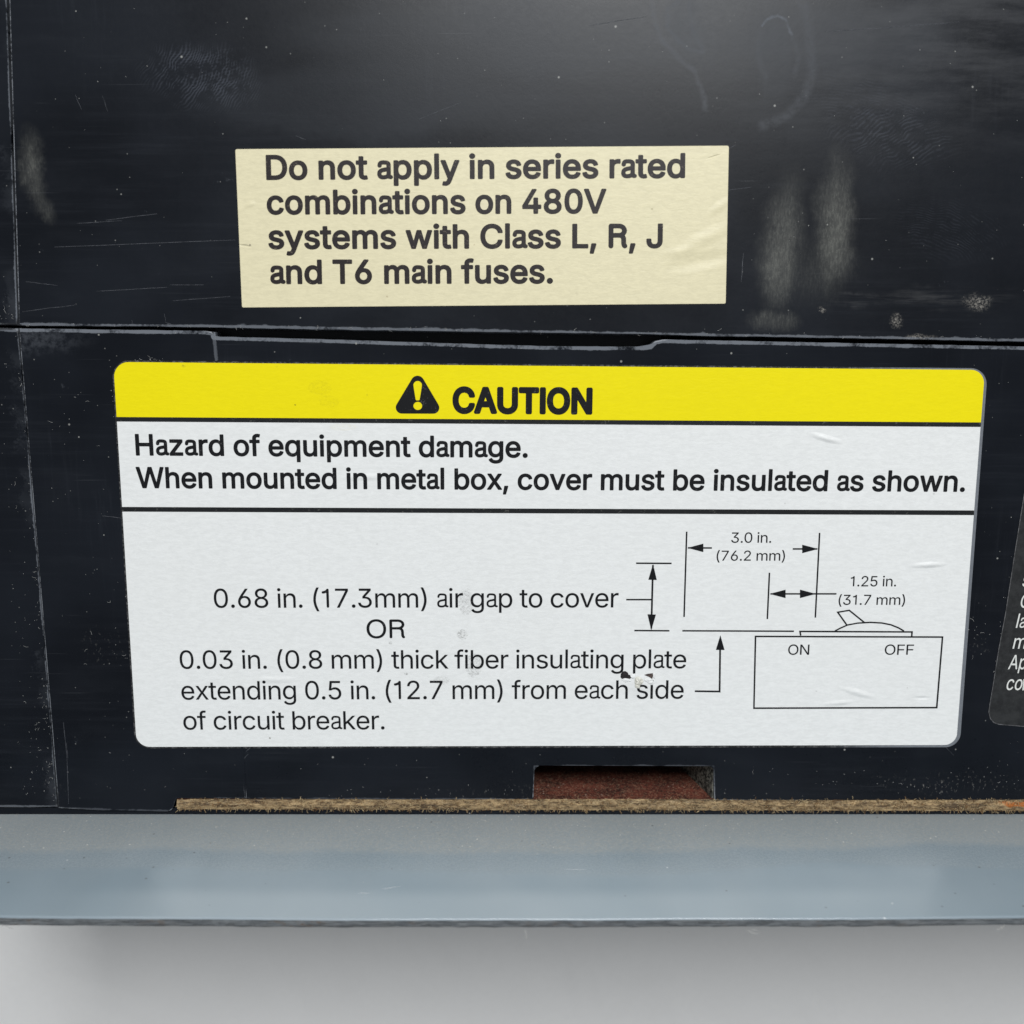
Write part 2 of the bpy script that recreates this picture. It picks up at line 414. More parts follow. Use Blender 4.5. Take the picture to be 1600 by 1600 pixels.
def fibre_sheet():
    n = NT('vulcanised fibre')
    a = n.noise(n.co, 1900, 5, 0.8)
    b = n.noise(n.co, 260, 3, 0.6)
    top = n.mix(n.ramp(n.add(n.mul(a, 0.7), n.mul(b, 0.3)), 0.40, 0.60), (0.028, 0.010, 0.008), (0.16, 0.045, 0.028))
    top = n.mix(n.mul(n.ramp(n.noise(n.co, 3200, 3, 0.8), 0.53, 0.64), 0.6), top, (0.40, 0.26, 0.17))
    top = n.mix(n.mul(n.dots(1100, 0.30, 0.25), 0.8), top, (0.55, 0.42, 0.34))
    e = n.noise(n.scaled(500, 1500, 1500), 1, 5, 0.75)
    edge = n.mix(n.ramp(e, 0.34, 0.66), (0.075, 0.050, 0.030), (0.46, 0.33, 0.18))
    edge = n.mix(n.ramp(n.noise(n.scaled(70, 600, 600), 1, 4, 0.75), 0.50, 0.60, 0.0, 0.8), edge, (0.045, 0.030, 0.020))
    edge = n.mix(n.mul(n.ramp(n.noise(n.scaled(400, 2500, 2500, 0, (3, 3, 3)), 1, 4, 0.75), 0.56, 0.66), 0.5), edge, (0.42, 0.33, 0.22))
    c = L(1600, 1254)
    m, _ = n.ell(c[0], c[1], 5.5 * MM, 0.7 * MM, 0.6)
    edge = n.mix(n.mul(m, 0.8), edge, (0.42, 0.12, 0.02))
    # the cut edge faces the phone, the faces are the smooth red skin
    g = n.t.nodes.new('ShaderNodeTexCoord')
    sep = n.t.nodes.new('ShaderNodeSeparateXYZ')
    n.link(g.outputs['Normal'], sep.inputs[0])
    f = n.ramp(n.math('ABSOLUTE', sep.outputs[2]), 0.4, 0.7)
    n.bump(n.add(a, e), 0.12 * MM, 0.8)
    return n.finish(n.mix(f, top, edge), 0.85, 0.2)
M['fibre'] = fibre_sheet()
M['fuzz_a'] = simple('tan fuzz', (0.30, 0.21, 0.11), (0.50, 0.39, 0.23), 0.9, 600, 0.2)
M['fuzz_b'] = simple('brown fuzz', (0.16, 0.09, 0.04), (0.28, 0.17, 0.08), 0.9, 600, 0.2)

def dusty():
    n = NT('dusty recess wall')
    a = n.noise(n.co, 1700, 4, 0.75)
    n.bump(a, 0.1 * MM, 0.8)
    return n.finish(n.mix(n.ramp(a, 0.42, 0.62), (0.02, 0.02, 0.018), (0.26, 0.25, 0.21)), 0.9, 0.2)
M['dusty'] = dusty()

def enamel():
    """grey enamel of the steel plate; object space = world axes, y stands off the sheet"""
    n = NT('grey enamel')
    q = n.noise(n.co, 1400, 4, 0.7)
    big = n.noise(n.co, 40, 2, 0.5)
    col = n.mix(n.ramp(big, 0.35, 0.65), (0.225, 0.282, 0.322), (0.255, 0.308, 0.345))
    # dust gathered in the corner below the housing
    depth = n.sub(n.w, FACE_Z)                      # 0 at the housing, grows towards the phone
    wav = n.mul(n.sub(n.noise(n.scaled(22, 1, 1), 1, 3, 0.5), 0.5), 12 * MM)
    dd = n.ramp(n.add(n.add(depth, wav), n.mul(n.sub(q, 0.5), 3 * MM)), 10.0 * MM, 12.5 * MM, 1.0, 0.0)
    wav2 = n.mul(n.sub(n.noise(n.scaled(14, 1, 1, 0, (5, 0, 0)), 1, 3, 0.5), 0.5), 16 * MM)
    d2 = n.ramp(n.add(depth, wav2), 16 * MM, 18 * MM, 1.0, 0.0)
    grit = n.ramp(n.noise(n.co, 2100, 4, 0.75), 0.40, 0.66)
    dust = n.mul(n.add(n.mul(dd, 0.36), n.mul(d2, 0.12)), n.add(0.55, n.mul(grit, 0.6)))
    col = n.mix(n.sat(dust), col, (0.40, 0.385, 0.345))
    col = n.mix(n.mul(n.ramp(n.noise(n.co, 2600, 4, 0.8), 0.58, 0.70), n.mul(dd, 0.35)), col, (0.62, 0.60, 0.54))
    col = n.mix(n.mul(n.ramp(n.noise(n.scaled(2300, 2300, 2300, 0, (5, 5, 5)), 1, 4, 0.8), 0.60, 0.72), n.add(0.12, n.mul(dd, 0.35))), col, (0.14, 0.15, 0.15))
    col = n.mix(n.mul(n.dots(900, 0.24, 0.20), n.mul(dd, 0.9)), col, (0.70, 0.68, 0.62))
    col = n.mix(n.mul(n.dots(600, 0.18, 0.10), 0.7), col, (0.10, 0.10, 0.10))
    col = n.mix(n.mul(n.dots(420, 0.09, 0.03), 0.8), col, (0.68, 0.70, 0.70))
    # paler band near the free edge
    d3 = n.ramp(n.add(depth, n.mul(wav, 0.3)), 21.0 * MM, 25.5 * MM)
    seg = n.ramp(n.noise(n.scaled(16, 1, 1, 0, (9, 0, 0)), 1, 2, 0.5), 0.38, 0.56)
    col = n.mix(n.mul(n.mul(d3, seg), 0.22), col, (0.52, 0.57, 0.60))
    n.bump(n.add(n.mul(q, 0.7), n.mul(dust, n.mul(grit, 1.2))), 0.04 * MM, 0.5)
    rough = n.sat(n.add(0.20, n.mul(dust, 0.8)))
    return n.finish(col, rough, 0.5)
M['enamel'] = enamel()

def cut_edge():
    n = NT('dirty sheet edge')
    a = n.noise(n.scaled(350, 1200, 1200), 1, 5, 0.72)
    b = n.noise(n.co, 70, 3, 0.6)
    col = n.mix(n.ramp(a, 0.35, 0.65), (0.105, 0.117, 0.127), (0.17, 0.183, 0.192))
    chips = None
    for (x, y, rx, amp) in ((465, 1443, 80, 1.0), (30, 1441, 50, 0.8), (240, 1443, 60, 0.5), (880, 1446, 120, 0.4), (1135, 1450, 10, 0.9), (1287, 1442, 9, 0.8), (640, 1447, 14, 0.4), (1420, 1450, 60, 0.3)):
        o = CAM + ray(x, y) * 0.1425
        m = n.ramp(n.math('ABSOLUTE', n.sub(n.u, o.x)), 0.0, rx * 0.09 * MM, 1.0, 0.0)
        m = n.mul(m, n.mul(n.ramp(n.noise(n.scaled(700, 1400, 1400), 1, 5, 0.8), 0.50, 0.60), amp))
        chips = m if chips is None else n.math('MAXIMUM', chips, m)
    col = n.mix(chips, col, (0.12, 0.085, 0.06))
    col = n.mix(n.mul(n.ramp(b, 0.55, 0.7), n.mul(n.ramp(a, 0.5, 0.6), 0.5)), col, (0.30, 0.31, 0.31))
    sc_ = n.ramp(n.noise(n.scaled(180, 3000, 3000), 1, 5, 0.8), 0.52, 0.64)
    col = n.mix(n.mul(sc_, 0.5), col, (0.38, 0.40, 0.41))
    n.bump(n.add(a, sc_), 0.18 * MM, 0.9)
    return n.finish(col, 0.6, 0.4)
M['cut'] = cut_edge()

def cloth():
    n = NT('white table paper')
    a = n.noise(n.scaled(9, 5, 9, 0.5), 1, 3, 0.5, 0.6)
    b = n.noise(n.co, 900, 3, 0.6)
    c = n.noise(n.scaled(26, 14, 26, 0.9), 1, 2, 0.5, 1.2)
    n.bump(n.add(n.add(n.mul(a, 60), n.mul(c, 26)), b), 0.10 * MM, 0.8)
    return n.finish(n.mix(b, (0.80, 0.795, 0.785), (0.86, 0.855, 0.845)), 0.75, 0.3)
M['table'] = cloth()

# ---------------------------------------------------------------- mesh helpers
def link(name, me, mats, parent=None, fr=None):
    if not isinstance(mats, (list, tuple)): mats = [mats]
    for m in mats: me.materials.append(m)
    o = bpy.data.objects.new(name, me)
    COL.objects.link(o)
    if parent is not None:
        o.parent = parent
    if fr is not None:
        base = world_of.get(parent.name, Matrix()) if parent is not None else Matrix()
        o.matrix_basis = base.inverted() @ fr
        world_of[o.name] = fr.copy()
    else:
        world_of[o.name] = world_of.get(parent.name, Matrix()).copy() if parent is not None else Matrix()
    return o
world_of = {}

def corner(pts, radii, seg=7):
    """round the corners of an outline"""
    out = []
    n = len(pts)
    for i in range(n):
        r = radii[i] if isinstance(radii, (list, tuple)) else radii
        p = Vector(pts[i]); a = Vector(pts[i - 1]); b = Vector(pts[(i + 1) % n])
        if r <= 0: out.append(tuple(p)); continue
        da, db = (a - p).normalized(), (b - p).normalized()
        ang = da.angle(db)
        if ang > 3.05: out.append(tuple(p)); continue
        t = min(r / math.tan(ang / 2), (a - p).length * 0.48, (b - p).length * 0.48)
        r2 = t * math.tan(ang / 2)
        c = p + (da + db).normalized() * (r2 / math.sin(ang / 2))
        s, e = p + da * t - c, p + db * t - c
        a0 = math.atan2(s.y, s.x); a1 = math.atan2(e.y, e.x)
        d = (a1 - a0 + math.pi) % (2 * math.pi) - math.pi
        for k in range(seg + 1):
            q = a0 + d * k / seg
            out.append((c.x + r2 * math.cos(q), c.y + r2 * math.sin(q)))
    return out

def prism_mesh(name, outline, z0, z1, bevel=0.0, seg=2, wear=False, matfn=None):
    """outline (x, y) solid between z0 (back) and z1 (front)"""
    area_ = sum(outline[i - 1][0] * outline[i][1] - outline[i][0] * outline[i - 1][1] for i in range(len(outline)))
    if area_ < 0: outline = outline[::-1]
    bm = bmesh.new()
    f = [bm.verts.new((x, y, z1)) for x, y in outline]
    b = [bm.verts.new((x, y, z0)) for x, y in outline]
    ff = bm.faces.new(f)
    bm.faces.new(b[::-1])
    k = len(outline)
    for i in range(k):
        q = bm.faces.new((f[i], b[i], b[(i + 1) % k], f[(i + 1) % k]))
        if matfn: q.material_index = matfn(outline[i], outline[(i + 1) % k])
    if bevel > 0:
        es = [e for e in ff.edges]
        r = bmesh.ops.bevel(bm, geom=es, offset=bevel, segments=seg, profile=0.5, affect='EDGES', clamp_overlap=True)
        if wear:
            for q in r['faces']: q.material_index = 1
    bmesh.ops.triangulate(bm, faces=[q for q in bm.faces if len(q.verts) > 4])
    me = bpy.data.meshes.new(name)
    bm.to_mesh(me); bm.free()
    return me

def prism(name, outline, z0, z1, mats, parent, fr, bevel=0.0, wear=False, seg=2, matfn=None):
    return link(name, prism_mesh(name, outline, z0, z1, bevel, seg, wear, matfn), mats, parent, fr)

def jitter_line(pts, step, amp, rnd):
    """resample a polyline and let it wander a little, as a moulded or cut edge does"""
    out = []
    for (x0, y0), (x1, y1) in zip(pts[:-1], pts[1:]):
        l = math.hypot(x1 - x0, y1 - y0); k = max(1, int(l / step))
        for i in range(k):
            t = i / k
            a = amp if 0 < i else 0
            out.append((x0 + (x1 - x0) * t + rnd.uniform(-a, a) * 0.3, y0 + (y1 - y0) * t + rnd.uniform(-a, a)))
    out.append(pts[-1])
    return out

def flat(name, loops, z, mat, parent, fr):
    """printed sheet: outlines with holes, filled"""
    V, F = [], []
    for poly in loops:
        base = len(V)
        flat_pts = [(x, y, z) for lp in poly for x, y in lp]
        tris = tessellate_polygon([[Vector((x, y, 0)) for x, y in lp] for lp in poly])
        V += flat_pts
        for t in tris:
            a, b, c = [Vector(flat_pts[i][:2]) for i in t]
            cr = (b - a).cross(c - a)
            if abs(cr) < 1e-14: continue
            F.append([base + i for i in (t if cr > 0 else t[::-1])])
    me = bpy.data.meshes.new(name)
    me.from_pydata(V, [], F)
    me.validate()
    return link(name, me, mat, parent, fr)

def stroke_quads(path, wd):
    """a pen line as one closed outline with square mitred joints"""
    pts = [Vector(p) for p in path]
    left, right = [], []
    for i, p in enumerate(pts):
        if i == 0: d = (pts[1] - p).normalized(); nrm = Vector((-d.y, d.x)); m = 1
        elif i == len(pts) - 1: d = (p - pts[i - 1]).normalized(); nrm = Vector((-d.y, d.x)); m = 1
        else:
            d1 = (p - pts[i - 1]).normalized(); d2 = (pts[i + 1] - p).normalized()
            nrm = (Vector((-d1.y, d1.x)) + Vector((-d2.y, d2.x))).normalized()
            m = 1 / max(0.3, nrm.dot(Vector((-d1.y, d1.x))))
        left.append(tuple(p + nrm * wd / 2 * m)); right.append(tuple(p - nrm * wd / 2 * m))
    return [left + right[::-1]]

def tube(V, F, pts, r, sides=3):
    base = len(V)
    for i, p in enumerate(pts):
        p = Vector(p)
        d = (Vector(pts[min(i + 1, len(pts) - 1)]) - Vector(pts[max(i - 1, 0)])).normalized()
        a = d.orthogonal().normalized(); b = d.cross(a)
        rr = r * (0.55 if i in (0, len(pts) - 1) else 1)
        for k in range(sides):
            q = 2 * math.pi * k / sides
            V.append(tuple(p + a * math.cos(q) * rr + b * math.sin(q) * rr))
    for i in range(len(pts) - 1):
        for k in range(sides):
            k2 = (k + 1) % sides
            F.append((base + i * sides + k, base + i * sides + k2, base + (i + 1) * sides + k2, base + (i + 1) * sides + k))

def from_vf(name, V, F, mat, parent, fr, kind=None):
    me = bpy.data.meshes.new(name)
    me.from_pydata(V, [], F)
    o = link(name, me, mat, parent, fr)
    if kind: o['kind'] = kind
    return o

# ================================================================ the table
tb = bmesh.new()
bmesh.ops.create_grid(tb, x_segments=90, y_segments=90, size=0.9)
for v in tb.verts:
    x, y = v.co.x, v.co.y
    v.co.z = 0.0009 * math.sin(x * 31 + y * 17) * math.sin(y * 43 - x * 9) - 0.0012
me = bpy.data.meshes.new('table')
for f in tb.faces: f.smooth = True
tb.to_mesh(me); tb.free()
table = link('table', me, M['table'])
table['kind'] = 'structure'
table['label'] = 'white paper covered table top below the breaker, out of focus'

# ================================================================ the breaker
breaker = bpy.data.objects.new('circuit_breaker', None)
COL.objects.link(breaker)
world_of['circuit_breaker'] = Matrix()
breaker['label'] = 'black moulded circuit breaker lying on its side with caution sticker and grey steel mounting plate'
breaker['category'] = 'circuit breaker'
rnd = random.Random(3)
px = 0.1 * MM

# ---- upper cover
bot = [U(29, 508.5), U(250, 510), U(335, 511.5), U(500, 514.5), U(700, 517.5), U(1000, 521.5), U(1110, 525), U(1200, 526), U(1400, 529.5), U(1600, 533.5), U(1760, 537)]
bot = jitter_line(bot, 1.2 * MM, 0.035 * MM, rnd)
outl = [U(11, -90)] + bot + [U(1760, -90)]
prism('upper_cover', outl, -0.045, 0.0, [M['upper'], M['worn']], breaker, UPPER, 0.22 * MM, True)

# ---- upper end block, left of the vertical seam
side = jitter_line([U(9.5, -90, -.0003), U(10, 0, -.0003), U(27.5, 508, -.0003)], 1.2 * MM, 0.03 * MM, rnd)
prism('upper_end_block', [U(-140, -90)] + side + [U(-140, 505)], -0.045, -0.0003, [M['end_upper'], M['worn']], breaker, UPPER, 0.3 * MM, True)

# ---- lower housing with its top step and the pocket in its foot
top = [L(29, 513), L(150, 515), L(250, 516), L(318, 517), L(331, 518.5), L(334, 526), L(500, 530), L(700, 536.5), L(850, 541), L(1005, 542),
       L(1016, 540), L(1024, 533), L(1036, 530.5), L(1200, 533.5), L(1400, 537.5), L(1600, 541.5), L(1760, 545)]
top = jitter_line(top, 1.0 * MM, 0.03 * MM, rnd)
foot = [L(1760, 1250), L(1500, 1249.5), L(1300, 1250), L(1116, 1250.5)]
pocket = corner([L(1116, 1250.5), L(1115, 1197), L(835, 1196), L(833.5, 1249)], [0, .5 * MM, .8 * MM, 0])
left_foot = [L(833.5, 1249), L(600, 1249), L(400, 1247.5)] + corner([L(400, 1247.5), L(275, 1247), L(268, 1268), L(160, 1266.5)], [0, .5 * MM, .9 * MM, 0])[1:-1] + [L(160, 1266), L(91, 1263)]
outl = top + foot[:-1] + pocket[:-1] + left_foot
pk0, pk1 = L(1114, 1197), L(1117, 1250)
def pocket_side(a, b):
    return 2 if (a[0] > 0.031 and b[0] > 0.031 and a[0] < 0.034 and b[0] < 0.034 and max(a[1], b[1]) < 0.012) else 0
prism('lower_housing', outl, -0.014, 0.0, [M['lower'], M['worn'], M['dusty']], breaker, LOWER, 0.18 * MM, True, matfn=pocket_side)
# slanting, dusty right wall of the pocket
xw, yt, yb_ = L(1115, 1230)[0], L(1115, 1194)[1], L(1115, 1249.6)[1]
V = [(xw + 0.3 * MM, yb_, -0.0006), (xw + 0.3 * MM, yt, -0.0006), (xw - 0.1 * MM, yb_, -0.0006), (xw - 0.1 * MM, yt, -0.0006), (xw + 0.3 * MM, yb_, -0.0139), (xw + 0.3 * MM, yt, -0.0139), (xw - 3.6 * MM, yb_, -0.0139), (xw - 3.6 * MM, yt, -0.0139)]
me = bpy.data.meshes.new('pocket_wall')
me.from_pydata(V, [], [(0, 1, 3, 2), (2, 3, 7, 6), (4, 6, 7, 5), (0, 4, 5, 1), (1, 5, 7, 3), (0, 2, 6, 4)])
link('pocket_wall', me, M['dusty'], breaker, LOWER)
# mould line running down the side under the sticker
a, b = L(335, 519), L(384, 1246)
ridge = [(a[0] + (b[0] - a[0]) * t, a[1] + (b[1] - a[1]) * t) for t in [i / 40 for i in range(41)]]
rl = [(x - 0.16 * MM, y) for x, y in ridge] + [(x + 0.16 * MM, y) for x, y in ridge[::-1]]
prism('mould_ridge', rl, -0.001, 0.00008, [M['lower'], M['worn']], breaker, LOWER, 0.06 * MM, True)

# ---- lower end block
side = jitter_line([L(27.5, 513, -.0004), L(50, 770, -.0004), L(70, 1010, -.0004), L(89, 1262, -.0004)], 1.2 * MM, 0.03 * MM, rnd)
prism('lower_end_block', [L(-170, 508)] + side + [L(40, 1263), L(-170, 1262)], -0.055, -0.0004, [M['end_lower'], M['worn']], breaker, LOWER, 0.28 * MM, True)

# ---- inside body behind the shells
x0, x1 = -0.092, 0.118
bm = bmesh.new()
bmesh.ops.create_cube(bm, size=1)
for v in bm.verts:
    v.co = Vector(((x0 + x1) / 2 + v.co.x * (x1 - x0), L(800, 1249.1)[1] + 0.066 + v.co.y * 0.132, -0.0141 - 0.0312 + v.co.z * 0.0624))
bmesh.ops.bevel(bm, geom=bm.edges[:], offset=0.002, segments=2, affect='EDGES')
me = bpy.data.meshes.new('inner_body'); bm.to_mesh(me); bm.free()
link('inner_body', me, M['core'], breaker, LOWER)
# ledge just behind the top gap
g = [L(322, 500), L(1040, 516), L(1040, 560), L(322, 545)]
prism('gap_ledge', g, -0.0135, -0.0045, M['core'], breaker, frame(LOWER @ Vector((0, 0, 0)), R(1.0)), 0.2 * MM)

# ---- insulating fibre sheet between housing and plate
topv = L(800, 1249.3)[1]
edge = []
for i in range(220):
    x = L(276, 1250)[0] + (L(1760, 1250)[0] - L(276, 1250)[0]) * i / 219
    edge.append((x, rnd.uniform(-0.10, 0.05) * MM))
bm = bmesh.new()
rows = []
botv0, botv1 = L(280, 1265)[1], L(1600, 1268)[1]
for (x, dz) in edge:
    t = (x - edge[0][0]) / (edge[-1][0] - edge[0][0])
    bv = botv0 + (botv1 - botv0) * t
    rows.append([bm.verts.new(p) for p in ((x, topv - 0.02 * MM + rnd.uniform(-.04, .0) * MM, -0.072), (x, topv - 0.02 * MM + rnd.uniform(-.05, .0) * MM, -0.0146), (x, topv - 0.05 * MM + rnd.uniform(-.05, .02) * MM, -0.00025 + dz),
                                           (x, (topv + bv) / 2, 0.0001 + dz), (x, bv + rnd.uniform(-.05, .05) * MM, -0.0001 + dz), (x, bv, -0.072))])
for r0, r1 in zip(rows[:-1], rows[1:]):
    for k in range(5): bm.faces.new((r0[k], r0[k + 1], r1[k + 1], r1[k]))
bm.faces.new(rows[0]); bm.faces.new(rows[-1][::-1])
bmesh.ops.recalc_face_normals(bm, faces=bm.faces)
me = bpy.data.meshes.new('insulating_sheet'); bm.to_mesh(me); bm.free()
sheet = link('insulating_sheet', me, M['fibre'], breaker, LOWER)
sheet['label'] = 'reddish brown fibre sheet with a fuzzy tan cut edge'

def fuzz(name, mat, count, rnd, size):
    V, F = [], []
    xa, xb = L(278, 1250)[0], L(1700, 1250)[0]
    for _ in range(count):
        x = rnd.uniform(xa, xb); t = (x - xa) / (xb - xa)
        lo = botv0 + (botv1 - botv0) * t
        y = rnd.uniform(lo + 0.15 * MM, topv + 0.02 * MM)
        a = rnd.uniform(0, 2 * math.pi)
        if rnd.random() < 0.10: y = lo + 0.1 * MM; a = rnd.uniform(-2.0, -1.0)
        ln = rnd.uniform(0.25, 0.9) * MM * size
        p = Vector((x, y, -0.08 * MM)); d = Vector((math.cos(a), math.sin(a) * 0.6, rnd.uniform(0.3, 0.9))).normalized()
        pts = [p]
        for k in range(3):
            p = p + d * ln / 3
            pts.append(p)
            d = (d + Vector((rnd.uniform(-.7, .7), rnd.uniform(-.5, .5), rnd.uniform(-.9, .1)))).normalized()
            if p.z > 0.0003: d.z = -abs(d.z)
        tube(V, F, pts, rnd.uniform(0.025, 0.05) * MM)
    return from_vf(name, V, F, mat, sheet, LOWER, 'stuff')
fuzz('fuzz', M['fuzz_a'], 2600, rnd, 1.0)
fuzz('fuzz', M['fuzz_b'], 1500, rnd, 0.9)

# black strip added between housing and plate, standing in for the gap's shadow
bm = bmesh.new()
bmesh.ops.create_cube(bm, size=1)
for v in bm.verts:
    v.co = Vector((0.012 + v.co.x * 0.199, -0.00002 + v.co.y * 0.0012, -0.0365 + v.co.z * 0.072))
me = bpy.data.meshes.new('gap_shadow_strip'); bm.to_mesh(me); bm.free()
link('gap_shadow_strip', me, M['core'], breaker, LOWER)

# ---- steel mounting plate: seen nearly edge-on, it stands up past the housing
T = 1.45 * MM
free_z = FACE_Z + 0.0300
PY = -0.0006
NX = 165
bm = bmesh.new()
prof = []
r = 0.28 * MM
sec = [(0.0, -0.0), (0.0, 0.02), (0.0, 0.05), (0.0, FACE_Z - 0.004), (0.0, free_z - r)]
for k in range(1, 4): sec.append((-r + r * math.cos(k * math.pi / 8 * 1.33), free_z - r + r * math.sin(k * math.pi / 8 * 1.33)))
sec += [(-T + r, free_z - 0.02 * MM), (-T + r * 0.3, free_z - r * 0.3), (-T, free_z - r), (-T, 0.05), (-T, 0.0)]
rows = []
for i in range(NX + 1):
    x = -0.108 + 0.268 * i / NX
    bow = 0.38 * MM * min(1.0, (x / 0.072) ** 2)
    jag = rnd.uniform(-1, 1)
    row = []
    for k, (y, z) in enumerate(sec):
        top_part = max(0, (z - FACE_Z) / 0.0306)
        yy = y + bow * top_part ** 2
        zz = z
        if 4 <= k <= 9: zz += (jag * 0.035 + 0.10 * math.sin(i * 0.21) * math.sin(i * 0.077 + 1)) * MM; yy += rnd.uniform(-1, 1) * (0.012 if k < 8 else 0.075) * MM
        row.append(bm.verts.new((x, yy + PY, zz)))
    rows.append(row)
ns = len(sec)
for r0, r1 in zip(rows[:-1], rows[1:]):
    for k in range(ns - 1):
        f = bm.faces.new((r0[k], r0[k + 1], r1[k + 1], r1[k]))
        f.smooth = True
        if 7 <= k <= 9: f.material_index = 1
    bm.faces.new((r0[ns - 1], r0[0], r1[0], r1[ns - 1]))
bm.faces.new(rows[0][::-1]); bm.faces.new(rows[-1])
bmesh.ops.recalc_face_normals(bm, faces=bm.faces)
me = bpy.data.meshes.new('mounting_plate'); bm.to_mesh(me); bm.free()
plate = link('mounting_plate', me, [M['enamel'], M['cut']], breaker, Matrix())
plate['label'] = 'grey enamelled steel plate with dust in its corner and a scuffed free edge'

